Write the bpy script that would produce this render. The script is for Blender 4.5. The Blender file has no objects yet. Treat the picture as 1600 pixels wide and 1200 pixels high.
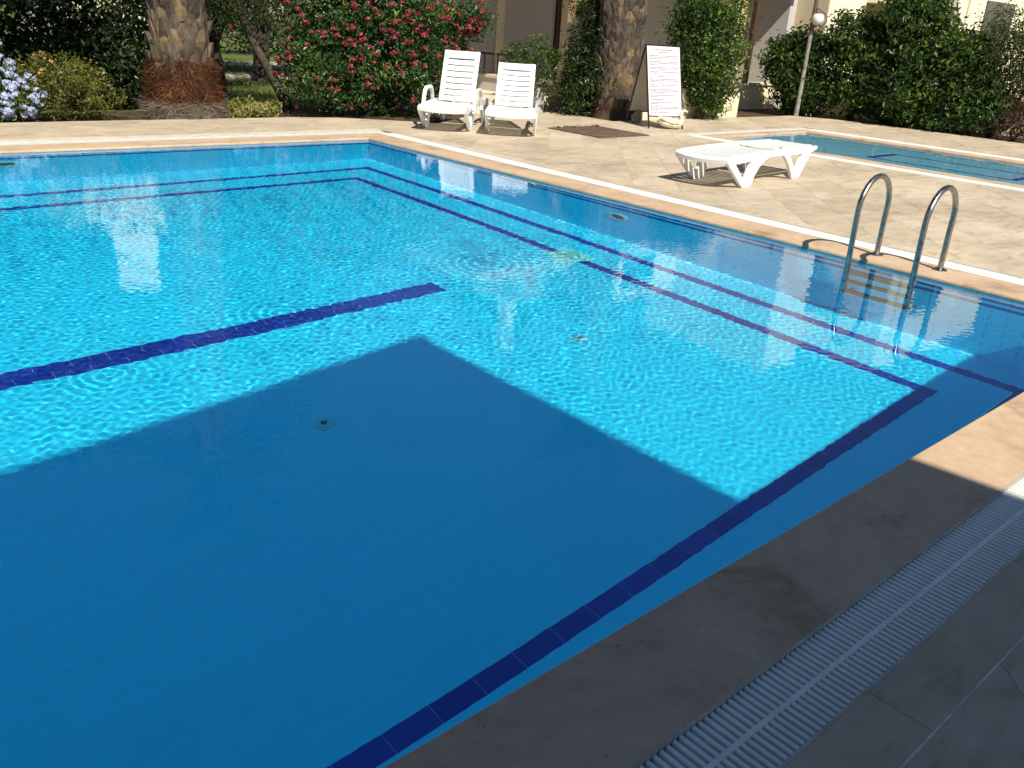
import bpy, bmesh, math, random
import numpy as np
from mathutils import Matrix, Vector

S = bpy.context.scene
C = S.collection
R = math.radians
rng = np.random.default_rng(7)
random.seed(7)

# ------------------------------------------------------------------ camera, sky, sun, exposure
cam = bpy.data.cameras.new('camera')
cam_ob = bpy.data.objects.new('camera', cam)
C.objects.link(cam_ob)
S.camera = cam_ob
cr = Vector((0.74865158, -0.66011045, 0.0614411))
cu = Vector((0.21423759, 0.32859066, 0.91985348))
cf = Vector((0.62739387, 0.67548677, -0.38742039))
cam_ob.matrix_world = Matrix(((cr.x, cu.x, -cf.x, 0), (cr.y, cu.y, -cf.y, 0), (cr.z, cu.z, -cf.z, 1.55), (0, 0, 0, 1)))
cam.sensor_width = 36
cam.lens = 36 * 1341 / 1600
cam.clip_start = 0.05
cam.clip_end = 800

SUN_DIR = Vector((-0.29, -0.88, 1.0)).normalized()          # towards the sun
wd = bpy.data.worlds.new('World')
S.world = wd
wd.use_nodes = True
wn = wd.node_tree
bg = wn.nodes['Background']
sky = wn.nodes.new('ShaderNodeTexSky')
sky.sky_type = 'NISHITA'
sky.sun_disc = False
sky.sun_elevation = math.asin(SUN_DIR.z)
sky.sun_rotation = math.atan2(SUN_DIR.x, SUN_DIR.y)
sky.altitude = 600
sky.air_density = 1.0
sky.dust_density = 0.1
sky.ozone_density = 3.5
wn.links.new(sky.outputs[0], bg.inputs[0])
bg.inputs[1].default_value = 0.06

sun = bpy.data.lights.new('sun', 'SUN')
sun.energy = 5.0
sun.angle = R(0.6)
sun.color = (1.0, 0.945, 0.80)
sun.cycles.is_caustics_light = True
sun_ob = bpy.data.objects.new('sun', sun)
C.objects.link(sun_ob)
sun_ob.rotation_euler = SUN_DIR.to_track_quat('Z', 'Y').to_euler()

S.view_settings.view_transform = 'Standard'
S.view_settings.look = 'None'
S.view_settings.exposure = 0.5
S.view_settings.gamma = 1
S.view_settings.use_curve_mapping = False
S.cycles.use_denoising = True
S.cycles.max_bounces = 10
S.cycles.diffuse_bounces = 6
S.cycles.glossy_bounces = 4
S.cycles.transmission_bounces = 8
S.cycles.transparent_max_bounces = 8
S.cycles.caustics_refractive = True
S.cycles.caustics_reflective = True
S.cycles.sample_clamp_indirect = 6.0
S.cycles.blur_glossy = 0.0

# ------------------------------------------------------------------ helpers
def mk(name, me, m=None, parent=None):
    if m is not None:
        me.materials.append(m)
    o = bpy.data.objects.new(name, me)
    C.objects.link(o)
    if parent is not None:
        o.parent = parent
    return o

def pydata(name, v, f, m=None, parent=None, smooth=False):
    me = bpy.data.meshes.new(name)
    me.from_pydata([tuple(map(float, a)) for a in v], [], f)
    if smooth:
        me.polygons.foreach_set('use_smooth', [True] * len(me.polygons))
    me.update()
    return mk(name, me, m, parent)

def npmesh(name, v, faces, m=None, parent=None, smooth=False, tone=None):
    """v (N,3); faces (M,k) all the same k; tone (M,) stored as a face attribute"""
    me = bpy.data.meshes.new(name)
    v = np.asarray(v, np.float32)
    faces = np.asarray(faces, np.int32)
    me.vertices.add(len(v))
    me.vertices.foreach_set('co', v.ravel())
    me.loops.add(faces.size)
    me.loops.foreach_set('vertex_index', faces.ravel())
    me.polygons.add(len(faces))
    me.polygons.foreach_set('loop_start', np.arange(0, faces.size, faces.shape[1], dtype=np.int32))
    me.polygons.foreach_set('use_smooth', np.full(len(faces), smooth, bool))
    me.update(calc_edges=True)
    if tone is not None:
        a = me.attributes.new('tone', 'FLOAT', 'FACE')
        a.data.foreach_set('value', np.asarray(tone, np.float32))
    return mk(name, me, m, parent)

def empty(name, loc=(0, 0, 0), rz=0.0, parent=None):
    o = bpy.data.objects.new(name, None)
    C.objects.link(o)
    o.empty_display_size = 0.2
    o.location = loc
    o.rotation_euler = (0, 0, rz)
    if parent is not None:
        o.parent = parent
    return o

def tag(o, label, cat, group=None):
    o['label'] = label
    o['category'] = cat
    if group:
        o['group'] = group
    return o

def struct(o):
    o['kind'] = 'structure'
    return o

def stuff(o):
    o['kind'] = 'stuff'
    return o

def receiver(*obs):
    for o in obs:
        o.cycles.is_caustics_receiver = True

class MB:
    """collects boxes, prisms and tubes; build() links them as ONE mesh object"""
    def __init__(s):
        s.v = []
        s.f = []
    def add(s, v, f):
        n = len(s.v)
        s.v += [tuple(map(float, a)) for a in v]
        s.f += [tuple(i + n for i in q) for q in f]
        return s
    def box(s, a, b):
        v = [(x, y, z) for x in (a[0], b[0]) for y in (a[1], b[1]) for z in (a[2], b[2])]
        return s.add(v, [(0, 1, 3, 2), (4, 6, 7, 5), (0, 4, 5, 1), (2, 3, 7, 6), (0, 2, 6, 4), (1, 5, 7, 3)])
    def prism_y(s, poly, y0, y1):                       # outline in x,z
        n = len(poly)
        v = [(x, y0, z) for x, z in poly] + [(x, y1, z) for x, z in poly]
        f = [tuple(range(n)), tuple(range(2 * n - 1, n - 1, -1))]
        f += [(i + n, (i + 1) % n + n, (i + 1) % n, i) for i in range(n)]
        return s.add(v, f)
    def prism_z(s, poly, z0, z1):
        n = len(poly)
        v = [(x, y, z0) for x, y in poly] + [(x, y, z1) for x, y in poly]
        f = [tuple(range(n - 1, -1, -1)), tuple(range(n, 2 * n))]
        f += [(i, (i + 1) % n, (i + 1) % n + n, i + n) for i in range(n)]
        return s.add(v, f)
    def tube(s, pts, rad, seg=10, caps=True):
        pts = [Vector(p) for p in pts]
        rads = rad if isinstance(rad, (list, tuple)) else [rad] * len(pts)
        rings = []
        up = None
        for i, p in enumerate(pts):
            t = (pts[min(i + 1, len(pts) - 1)] - pts[max(i - 1, 0)]).normalized()
            if up is None:
                up = Vector((0, 0, 1)) if abs(t.z) < 0.9 else Vector((0, 1, 0))
            a = t.cross(up).normalized()
            b = a.cross(t).normalized()
            up = b
            rings.append([p + (a * math.cos(2 * math.pi * k / seg) + b * math.sin(2 * math.pi * k / seg)) * rads[i] for k in range(seg)])
        v = [q for r_ in rings for q in r_]
        f = []
        for i in range(len(rings) - 1):
            for k in range(seg):
                f.append((i * seg + k, i * seg + (k + 1) % seg, (i + 1) * seg + (k + 1) % seg, (i + 1) * seg + k))
        if caps:
            f.append(tuple(range(seg - 1, -1, -1)))
            f.append(tuple(range((len(rings) - 1) * seg, len(rings) * seg)))
        return s.add(v, f)
    def lathe(s, prof, cx=0, cy=0, seg=20):
        v = []
        f = []
        for r_, z in prof:
            v += [(cx + r_ * math.cos(2 * math.pi * k / seg), cy + r_ * math.sin(2 * math.pi * k / seg), z) for k in range(seg)]
        for i in range(len(prof) - 1):
            for k in range(seg):
                f.append((i * seg + k, i * seg + (k + 1) % seg, (i + 1) * seg + (k + 1) % seg, (i + 1) * seg + k))
        f.append(tuple(range(seg - 1, -1, -1)))
        f.append(tuple(range((len(prof) - 1) * seg, len(prof) * seg)))
        return s.add(v, f)
    def build(s, name, m, parent=None, smooth=False, bevel=0.0):
        o = pydata(name, s.v, s.f, m, parent, smooth)
        bm = bmesh.new()
        bm.from_mesh(o.data)
        bmesh.ops.recalc_face_normals(bm, faces=bm.faces)
        bm.to_mesh(o.data)
        bm.free()
        if smooth:
            o.data.polygons.foreach_set('use_smooth', [True] * len(o.data.polygons))
            try:
                o.data.set_sharp_from_angle(angle=R(40))
            except Exception:
                pass
        if bevel:
            b = o.modifiers.new('bevel', 'BEVEL')
            b.width = bevel
            b.segments = 2
            b.limit_method = 'ANGLE'
            b.angle_limit = R(35)
        return o

def clip_poly(poly, conv):
    """Sutherland-Hodgman: poly clipped by the convex polygon conv (counter-clockwise)"""
    out = list(poly)
    for i in range(len(conv)):
        a, b = conv[i], conv[(i + 1) % len(conv)]
        src, out = out, []
        if not src:
            break
        def side(p):
            return (b[0] - a[0]) * (p[1] - a[1]) - (b[1] - a[1]) * (p[0] - a[0])
        for j in range(len(src)):
            p, q = src[j], src[(j + 1) % len(src)]
            sp, sq = side(p), side(q)
            if sp >= 0:
                out.append(p)
            if (sp >= 0) != (sq >= 0):
                t = sp / (sp - sq)
                out.append((p[0] + (q[0] - p[0]) * t, p[1] + (q[1] - p[1]) * t))
    return out

def area2(p):
    return 0.5 * sum(p[i][0] * p[(i + 1) % len(p)][1] - p[(i + 1) % len(p)][0] * p[i][1] for i in range(len(p)))

# ------------------------------------------------------------------ materials
class NT:
    def __init__(s, name):
        s.m = bpy.data.materials.new(name)
        s.m.use_nodes = True
        s.t = s.m.node_tree
        s.b = s.t.nodes['Principled BSDF']
    def n(s, kind, **kw):
        nd = s.t.nodes.new(kind)
        for k, v in kw.items():
            if k in nd.inputs:
                nd.inputs[k].default_value = v
            else:
                setattr(nd, k, v)
        return nd
    def l(s, a, b):
        s.t.links.new(a, b)
    def ramp(s, fac, stops):
        r_ = s.n('ShaderNodeValToRGB')
        el = r_.color_ramp.elements
        el[0].position, el[0].color = stops[0][0], (*stops[0][1], 1)
        el[1].position, el[1].color = stops[-1][0], (*stops[-1][1], 1)
        for p, c in stops[1:-1]:
            e = el.new(p)
            e.color = (*c, 1)
        s.l(fac, r_.inputs[0])
        return r_.outputs[0]
    def mix(s, fac, a, b, mode='MIX'):
        x = s.n('ShaderNodeMix', data_type='RGBA', blend_type=mode)
        for sock, val in ((x.inputs[0], fac), (x.inputs[6], a), (x.inputs[7], b)):
            if hasattr(val, 'is_output'):
                s.l(val, sock)
            else:
                sock.default_value = val if isinstance(val, (int, float)) else (*val, 1)
        return x.outputs[2]
    def math(s, op, a, b=0.0):
        x = s.n('ShaderNodeMath', operation=op)
        for sock, val in ((x.inputs[0], a), (x.inputs[1], b)):
            if hasattr(val, 'is_output'):
                s.l(val, sock)
            else:
                sock.default_value = val
        return x.outputs[0]
    def coords(s, kind='Object', scale=(1, 1, 1), rot=0.0, per_object=False):
        tc = s.n('ShaderNodeTexCoord')
        mp = s.n('ShaderNodeMapping')
        mp.inputs['Scale'].default_value = scale
        mp.inputs['Rotation'].default_value = (0, 0, rot)
        s.l(tc.outputs[kind], mp.inputs['Vector'])
        if per_object:
            oi = s.n('ShaderNodeObjectInfo')
            cx = s.n('ShaderNodeCombineXYZ')
            s.l(s.math('MULTIPLY', oi.outputs['Random'], 37.0), cx.inputs[0])
            s.l(s.math('MULTIPLY', oi.outputs['Random'], 91.0), cx.inputs[1])
            s.l(s.math('MULTIPLY', oi.outputs['Random'], 13.0), cx.inputs[2])
            s.l(cx.outputs[0], mp.inputs['Location'])
        return mp.outputs[0]
    def noise(s, vec, scale, detail=4, rough=0.55, dist=0.0):
        x = s.n('ShaderNodeTexNoise')
        x.inputs['Scale'].default_value = scale
        x.inputs['Detail'].default_value = detail
        x.inputs['Roughness'].default_value = rough
        x.inputs['Distortion'].default_value = dist
        s.l(vec, x.inputs['Vector'])
        return x.outputs[0]
    def random(s):
        return s.n('ShaderNodeObjectInfo').outputs['Random']
    def bump(s, h, strength=0.2, dist=0.01):
        x = s.n('ShaderNodeBump')
        x.inputs['Strength'].default_value = strength
        x.inputs['Distance'].default_value = dist
        s.l(h, x.inputs['Height'])
        s.l(x.outputs[0], s.b.inputs['Normal'])
    def done(s, col=None, rough=0.6, spec=0.4, metal=0.0):
        if col is not None:
            if hasattr(col, 'is_output'):
                s.l(col, s.b.inputs['Base Color'])
            else:
                s.b.inputs['Base Color'].default_value = (*col, 1)
        if hasattr(rough, 'is_output'):
            s.l(rough, s.b.inputs['Roughness'])
        else:
            s.b.inputs['Roughness'].default_value = rough
        s.b.inputs['Specular IOR Level'].default_value = spec
        s.b.inputs['Metallic'].default_value = metal
        return s.m

def simple(name, col, rough=0.6, var=0.12, scale=6.0, spec=0.4, metal=0.0, bump=0.0, bscale=60):
    t = NT(name)
    v = t.coords('Object')
    f = t.noise(v, scale)
    c2 = tuple(max(0, c * (1 - var)) for c in col)
    c1 = tuple(min(1, c * (1 + var)) for c in col)
    c = t.ramp(f, [(0.3, c2), (0.7, c1)])
    if bump:
        t.bump(t.noise(v, bscale, 3), bump, 0.004)
    return t.done(c, rough, spec, metal)

def deck_material():
    t = NT('deck_stone')
    v = t.coords('Object', scale=(1.0, 3.2, 1.0), rot=R(45), per_object=True)
    f = t.noise(v, 2.2, 8, 0.66, 1.2)
    f2 = t.noise(v, 0.9, 4, 0.6, 0.3)
    c = t.ramp(f, [(0.30, (0.385, 0.305, 0.22)), (0.45, (0.53, 0.44, 0.335)), (0.6, (0.59, 0.50, 0.39)), (0.8, (0.61, 0.53, 0.42))])
    c2 = t.ramp(f2, [(0.35, (0.86, 0.83, 0.80)), (0.6, (1, 1, 1))])
    c = t.mix(1.0, c, c2, 'MULTIPLY')
    tint = t.ramp(t.random(), [(0.0, (0.92, 0.91, 0.89)), (0.5, (0.98, 0.975, 0.965)), (1.0, (1.04, 1.03, 1.015))])
    c = t.mix(1.0, c, tint, 'MULTIPLY')
    g = t.noise(t.coords('Object'), 0.8, 7, 0.68)
    c = t.mix(1.0, c, t.ramp(g, [(0.34, (0.80, 0.79, 0.775)), (0.58, (1, 1, 1))]), 'MULTIPLY')
    t.bump(f, 0.12, 0.006)
    return t.done(c, 0.62, 0.3)

def coping_material():
    t = NT('coping_stone')
    v = t.coords('Object')
    f = t.noise(v, 2.6, 8, 0.68, 0.6)
    f2 = t.noise(v, 14, 6, 0.65)
    pit = t.noise(v, 55, 2, 0.5)
    c = t.ramp(f, [(0.28, (0.45, 0.30, 0.20)), (0.5, (0.56, 0.395, 0.272)), (0.72, (0.62, 0.455, 0.325))])
    c = t.mix(0.35, c, t.ramp(f2, [(0.3, (0.36, 0.26, 0.17)), (0.7, (0.62, 0.47, 0.32))]))
    stain = t.noise(v, 1.5, 6, 0.72, 0.9)
    c = t.mix(1.0, c, t.ramp(stain, [(0.33, (0.62, 0.56, 0.51)), (0.43, (0.90, 0.88, 0.86)), (0.56, (1, 1, 1))]), 'MULTIPLY')
    c = t.mix(1.0, c, t.ramp(pit, [(0.24, (0.3, 0.28, 0.26)), (0.30, (1, 1, 1))]), 'MULTIPLY')
    t.bump(f2, 0.18, 0.006)
    return t.done(c, t.ramp(f, [(0.3, (0.5, 0.5, 0.5)), (0.7, (0.68, 0.68, 0.68))]), 0.35)

def tile_material(name, lo, hi, rough=0.25, soil=None):
    t = NT(name)
    a = t.n('ShaderNodeAttribute', attribute_name='tone')
    r_ = t.math('FRACT', t.math('ADD', t.random(), a.outputs['Fac']))
    c = t.ramp(r_, [(0.0, lo), (1.0, hi)])
    f = t.noise(t.coords('Object'), 1.3, 5, 0.6)
    c = t.mix(1.0, c, t.ramp(f, [(0.3, (0.96, 0.96, 0.96)), (0.65, (1.02, 1.02, 1.02))]), 'MULTIPLY')
    return t.done(c, rough, 0.4)

def leaf_material(name, stops, transl=0.28, rough=0.42, spec=0.35):
    t = NT(name)
    a = t.n('ShaderNodeAttribute', attribute_name='tone')
    c = t.ramp(a.outputs['Fac'], stops)
    t.done(c, rough, spec)
    tr = t.n('ShaderNodeBsdfTranslucent')
    t.l(t.mix(1.0, c, (1.5, 1.6, 0.8), 'MULTIPLY'), tr.inputs['Color'])
    mx = t.n('ShaderNodeMixShader')
    mx.inputs[0].default_value = transl
    t.l(t.b.outputs[0], mx.inputs[1])
    t.l(tr.outputs[0], mx.inputs[2])
    t.l(mx.outputs[0], t.t.nodes['Material Output'].inputs[0])
    return t.m

def water_material(name, tint):
    t = NT(name)
    g = t.n('ShaderNodeBsdfGlass')
    g.inputs['Color'].default_value = (*tint, 1)
    g.inputs['IOR'].default_value = 1.33
    g.inputs['Roughness'].default_value = 0.0
    t.l(g.outputs[0], t.t.nodes['Material Output'].inputs[0])
    t.t.nodes.remove(t.b)
    return t.m

M = {}
M['deck'] = deck_material()
M['coping'] = coping_material()
M['mortar'] = simple('mortar', (0.56, 0.48, 0.38), 0.9, 0.2, 9)
M['cement'] = simple('pale_cement', (0.66, 0.63, 0.58), 0.9, 0.3, 18)
M['grate'] = simple('white_grate_plastic', (0.77, 0.75, 0.71), 0.42, 0.13, 11)
M['channel'] = simple('channel_plastic', (0.38, 0.40, 0.42), 0.6, 0.2, 4)
M['rail_edge'] = simple('grate_edge', (0.42, 0.40, 0.36), 0.55, 0.25, 9)
M['tile'] = tile_material('light_blue_tile', (0.018, 0.585, 0.85), (0.021, 0.60, 0.87))
M['dtile'] = tile_material('dark_blue_tile', (0.010, 0.030, 0.26), (0.016, 0.045, 0.33))
M['grout'] = simple('pool_grout', (0.16, 0.76, 0.95), 0.7, 0.15, 5)
M['dgrout'] = simple('pale_grout', (0.45, 0.62, 0.70), 0.7, 0.2, 12)
M['water'] = water_material('pool_water', (0.97, 1.0, 1.0))
M['kidtile'] = tile_material('kids_pool_tile', (0.21, 0.49, 0.64), (0.24, 0.52, 0.67))
M['kidwater'] = water_material('kids_pool_water', (0.96, 1.0, 1.0))
M['trim'] = simple('waterline_trim', (0.13, 0.22, 0.22), 0.7, 0.3, 9)
M['steel'] = None
t = NT('brushed_steel')
v = t.coords('Object')
f = t.noise(v, 25, 5)
M['steel'] = t.done(t.ramp(f, [(0.3, (0.24, 0.225, 0.21)), (0.7, (0.42, 0.40, 0.375))]), t.ramp(f, [(0.3, (0.26,) * 3), (0.7, (0.42,) * 3)]), 0.5, 1.0)
M['tread'] = simple('dark_tread', (0.045, 0.042, 0.038), 0.6, 0.2)
M['plastic'] = simple('white_plastic', (0.70, 0.70, 0.70), 0.36, 0.03, 5, 0.5)
M['black'] = simple('black_frame', (0.018, 0.018, 0.019), 0.45, 0.2)
M['board'] = simple('white_board', (0.60, 0.585, 0.60), 0.5, 0.02, 3)
M['boardback'] = simple('beige_board', (0.48, 0.43, 0.33), 0.7, 0.08, 3)
M['ink'] = simple('faded_ink', (0.13, 0.085, 0.15), 0.7, 0.25, 40)
M['ink2'] = simple('faded_blue_ink', (0.45, 0.45, 0.58), 0.7, 0.25, 40)
M['inkhead'] = simple('heading_ink', (0.16, 0.06, 0.10), 0.7, 0.2, 40)
M['swan'] = simple('swan_stone', (0.66, 0.60, 0.48), 0.85, 0.25, 14, 0.2, 0, 0.5, 70)
M['orange'] = simple('terracotta', (0.50, 0.27, 0.12), 0.8, 0.25, 12)
M['rock'] = simple('rough_rock', (0.30, 0.25, 0.19), 0.9, 0.45, 16, 0.2, 0, 0.8, 40)
M['hatch'] = simple('rusty_grating', (0.115, 0.075, 0.055), 0.75, 0.45, 7)
M['hatch2'] = simple('rusty_grating_red', (0.16, 0.085, 0.062), 0.75, 0.4, 7)
M['lamp'] = simple('white_globe', (0.66, 0.66, 0.66), 0.25, 0.03)
M['pole'] = simple('grey_pole', (0.24, 0.225, 0.20), 0.5, 0.35, 8)
M['rust'] = simple('brown_paint', (0.12, 0.07, 0.05), 0.6, 0.3, 12)
M['cream'] = simple('cream_plaster', (0.72, 0.63, 0.45), 0.9, 0.05, 1.2, 0.15, 0, 0.25, 120)
M['cream2'] = simple('pale_plaster', (0.78, 0.71, 0.55), 0.9, 0.04, 1.0, 0.15, 0, 0.25, 120)
M['mauve'] = simple('taupe_plaster', (0.48, 0.445, 0.435), 0.9, 0.05, 1.1, 0.15)
M['beige'] = simple('beige_plaster', (0.60, 0.50, 0.34), 0.9, 0.05, 1.1, 0.15)
M['cap'] = simple('wall_cap', (0.62, 0.55, 0.42), 0.85, 0.12, 3)
M['wood'] = simple('dark_wood', (0.06, 0.030, 0.018), 0.55, 0.3, 5)
M['curtain'] = simple('curtain', (0.10, 0.09, 0.06), 0.9, 0.3, 8)
M['glass'] = simple('window_glass', (0.05, 0.06, 0.07), 0.08, 0.2, 2, 0.6)
M['stone'] = None
t = NT('pillar_stone')
f = t.noise(t.coords('Object', per_object=True), 7, 5)
c = t.ramp(t.random(), [(0.0, (0.50, 0.34, 0.17)), (0.35, (0.60, 0.50, 0.32)), (0.7, (0.56, 0.46, 0.31)), (1.0, (0.55, 0.36, 0.20))])
M['stone'] = t.done(t.mix(1.0, c, t.ramp(f, [(0.3, (0.75, 0.73, 0.7)), (0.65, (1.05, 1.05, 1.05))]), 'MULTIPLY'), 0.9, 0.2)
M['soil'] = simple('bed_soil', (0.07, 0.050, 0.033), 0.95, 0.4, 6, 0.1, 0, 0.8, 30)
M['path'] = simple('path_stone', (0.44, 0.39, 0.30), 0.9, 0.15, 3)
t = NT('lawn')
v = t.coords('Object')
f = t.noise(v, 0.8, 6, 0.65)
f2 = t.noise(v, 35, 3)
M['lawn'] = t.done(t.mix(0.4, t.ramp(f, [(0.3, (0.065, 0.075, 0.024)), (0.5, (0.10, 0.135, 0.030)), (0.7, (0.16, 0.15, 0.055))]), t.ramp(f2, [(0.3, (0.03, 0.045, 0.012)), (0.7, (0.14, 0.17, 0.05))])), 0.9, 0.15)
M['bark'] = simple('dark_bark', (0.055, 0.042, 0.032), 0.9, 0.45, 14, 0.2, 0, 0.8, 30)
M['bark2'] = simple('pale_bark', (0.075, 0.06, 0.048), 0.9, 0.5, 18, 0.2, 0, 0.8, 30)
t = NT('palm_boot')
f = t.noise(t.coords('Object', scale=(1, 1, 0.35), per_object=True), 16, 5, 0.65)
c = t.ramp(t.random(), [(0.0, (0.070, 0.055, 0.044)), (0.6, (0.12, 0.097, 0.078)), (0.9, (0.17, 0.13, 0.09)), (1.0, (0.26, 0.175, 0.09))])
M['boot'] = t.done(t.mix(1.0, c, t.ramp(f, [(0.32, (0.42, 0.38, 0.34)), (0.62, (1.08, 1.06, 1.03))]), 'MULTIPLY'), 0.9, 0.15)
M['palmcore'] = simple('palm_core', (0.085, 0.055, 0.038), 0.95, 0.4, 20)
M['fibre'] = leaf_material('palm_fibre', [(0.0, (0.025, 0.012, 0.008)), (0.45, (0.080, 0.032, 0.016)), (0.8, (0.17, 0.068, 0.030)), (1.0, (0.30, 0.15, 0.075))], 0.1, 0.8, 0.1)
M['root'] = leaf_material('palm_root', [(0.0, (0.075, 0.06, 0.045)), (0.6, (0.19, 0.155, 0.12)), (1.0, (0.33, 0.28, 0.22))], 0.05, 0.9, 0.1)
# foliage colours
M['lf_citrus'] = leaf_material('citrus_leaf', [(0.0, (0.020, 0.042, 0.010)), (0.55, (0.042, 0.082, 0.016)), (0.82, (0.095, 0.155, 0.024)), (1.0, (0.20, 0.25, 0.04))])
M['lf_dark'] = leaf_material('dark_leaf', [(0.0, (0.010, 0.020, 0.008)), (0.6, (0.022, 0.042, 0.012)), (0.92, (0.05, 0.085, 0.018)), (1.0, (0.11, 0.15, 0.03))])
M['lf_olive'] = leaf_material('olive_leaf', [(0.0, (0.030, 0.042, 0.014)), (0.6, (0.060, 0.082, 0.026)), (1.0, (0.12, 0.14, 0.05))])
M['lf_red'] = leaf_material('ixora_leaf', [(0.0, (0.018, 0.045, 0.012)), (0.5, (0.035, 0.085, 0.020)), (0.85, (0.085, 0.15, 0.030)), (1.0, (0.22, 0.24, 0.05))])
M['lf_gold'] = leaf_material('golden_leaf', [(0.0, (0.035, 0.045, 0.010)), (0.45, (0.11, 0.125, 0.024)), (0.8, (0.22, 0.205, 0.04)), (1.0, (0.42, 0.32, 0.09))])
M['lf_plum'] = leaf_material('plumbago_leaf', [(0.0, (0.03, 0.06, 0.016)), (0.6, (0.08, 0.125, 0.03)), (1.0, (0.17, 0.20, 0.05))])
M['lf_small'] = leaf_material('variegated_leaf', [(0.0, (0.07, 0.10, 0.02)), (0.45, (0.22, 0.24, 0.04)), (0.7, (0.42, 0.33, 0.16)), (1.0, (0.52, 0.36, 0.22))])
M['lf_purple'] = leaf_material('purple_leaf', [(0.0, (0.035, 0.015, 0.014)), (0.6, (0.085, 0.035, 0.032)), (1.0, (0.17, 0.08, 0.06))])
M['pt_red'] = leaf_material('red_petal', [(0.0, (0.14, 0.012, 0.04)), (0.5, (0.29, 0.030, 0.075)), (0.8, (0.40, 0.075, 0.10)), (1.0, (0.40, 0.20, 0.10))], 0.3, 0.6, 0.2)
M['pt_mag'] = leaf_material('magenta_petal', [(0.0, (0.22, 0.010, 0.10)), (1.0, (0.42, 0.04, 0.20))], 0.3, 0.6, 0.2)
M['pt_blue'] = leaf_material('pale_blue_petal', [(0.0, (0.40, 0.45, 0.74)), (1.0, (0.58, 0.62, 0.86))], 0.3, 0.6, 0.2)
M['pt_orange'] = leaf_material('orange_petal', [(0.0, (0.45, 0.26, 0.10)), (1.0, (0.60, 0.42, 0.20))], 0.3, 0.6, 0.2)
M['grass'] = leaf_material('grass_blade', [(0.0, (0.05, 0.075, 0.018)), (0.6, (0.11, 0.15, 0.03)), (1.0, (0.22, 0.20, 0.08))])
M['frond'] = leaf_material('palm_leaflet', [(0.0, (0.03, 0.05, 0.015)), (1.0, (0.09, 0.13, 0.035))])
M['housewall'] = simple('grey_plaster', (0.42, 0.42, 0.42), 0.9, 0.06, 1.5, 0.15)
M['roof'] = simple('terrace_roof', (0.55, 0.50, 0.42), 0.85, 0.06, 2)

# ------------------------------------------------------------------ setting: ground, deck
XR, YN = 6.53, 1.21                         # right and near lip of the main pool
XL = -7.0                                   # the pool runs on out of the frame to the left
def yfar(x): return 10.205 + (6.55 - x) * 0.019        # the far lip is not quite square
GZ = -0.07
gv, gf = [], []
for (x0, x1, y0, y1) in ((-120, 120, 11.12, 200), (16.2, 120, -90, 11.12), (-120, -7.8, -90, 11.12), (-7.8, 16.2, -90, -4.2)):
    n = len(gv)
    gv += [(x0, y0, GZ), (x1, y0, GZ), (x1, y1, GZ), (x0, y1, GZ)]
    gf.append((n, n + 1, n + 2, n + 3))
ground = struct(pydata('ground', gv, gf, M['lawn']))

soil = MB()
for poly in ([(-7, 12.4), (9.0, 11.4), (12.6, 12.2), (12.6, 14.2), (-7, 14.0)], [(12.1, 10.6), (16.4, 10.8), (16.4, 12.6), (12.1, 14.2)],
             [(16.4, 10.9), (18.2, 10.6), (20.2, 9.9), (20.3, 12.6), (16.4, 12.6)], [(18.6, -4), (21.6, -4), (21.6, 9.9), (18.6, 9.9)]):
    soil.prism_z(poly, GZ - 0.1, GZ + 0.012 + 0.004 * len(soil.v) / 10)
struct(soil.build('planting_bed', M['soil']))
path = MB()
path.prism_z([(8.6, 19.6), (9.6, 20.4), (14.5, 19.0), (15.0, 20.4), (9.9, 22.0), (7.8, 20.6)], GZ, GZ + 0.03)
path.prism_z([(9.0, 25.0), (14.5, 23.4), (15.5, 25.6), (9.6, 27.2)], GZ, GZ + 0.03)
struct(path.build('garden_path', M['path']))

deck = struct(empty('deck'))
regA = [(7.365, -3.9), (11.98, -3.9), (11.98, 11.4), (7.365, 11.4)]
regs = [regA,
        [(7.365, 11.4), (8.6, 11.4), (8.35, 11.65), (7.36, 12.33)],
        [(8.6, 11.4), (11.98, 11.4), (11.98, 12.45), (10.3, 12.45)],
        [(11.98, 9.36), (12.28, 9.36), (12.28, 12.45), (11.98, 12.45)],
        [(12.28, 9.36), (18.2, 9.36), (18.2, 10.95), (12.28, 10.98)],
        [(18.2, 9.36), (18.85, 9.36), (18.7, 10.2), (18.2, 10.93)],
        [(16.06, -3.9), (18.9, -3.9), (18.9, 9.36), (16.06, 9.36)],
        [(-7.0, 11.40), (7.365, 11.20), (7.365, 12.34), (6.6, 12.54), (-7.0, 12.68)],
        [(-3.0, -3.9), (7.365, -3.9), (7.365, 0.459), (-3.0, 0.459)]]
bed = MB()
for rg in regs:
    bed.prism_z(rg, -0.09, -0.0026)
bed.prism_z([(-7, 11.02), (7.365, 10.9), (7.365, 11.2), (-7, 11.40)], -0.09, -0.0026)
bed.prism_z([(7.19, -3.9), (7.365, -3.9), (7.365, 11.2), (7.19, 11.2)], -0.09, -0.0028)
bed.prism_z([(-3.0, 0.459), (7.19, 0.459), (7.19, 0.638), (-3.0, 0.638)], -0.09, -0.0026)
bed.build('mortar_bed', M['mortar'], deck)
MB().box((-3.0, 0.4592, -0.02), (7.187, 0.4648, -0.0012)).build('cement_joint', M['cement'], deck)

def in_view(x, y, z=0.0, margin=0.12):
    d = Vector((x, y, z - 1.55))
    w = d.dot(cf)
    if w < 0.2:
        return None
    px = d.dot(cr) / w * 1341 / 800
    py = d.dot(cu) / w * 1341 / 600
    if abs(px) < 1 + margin and abs(py) < 1 + margin:
        return w
    return None

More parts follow.
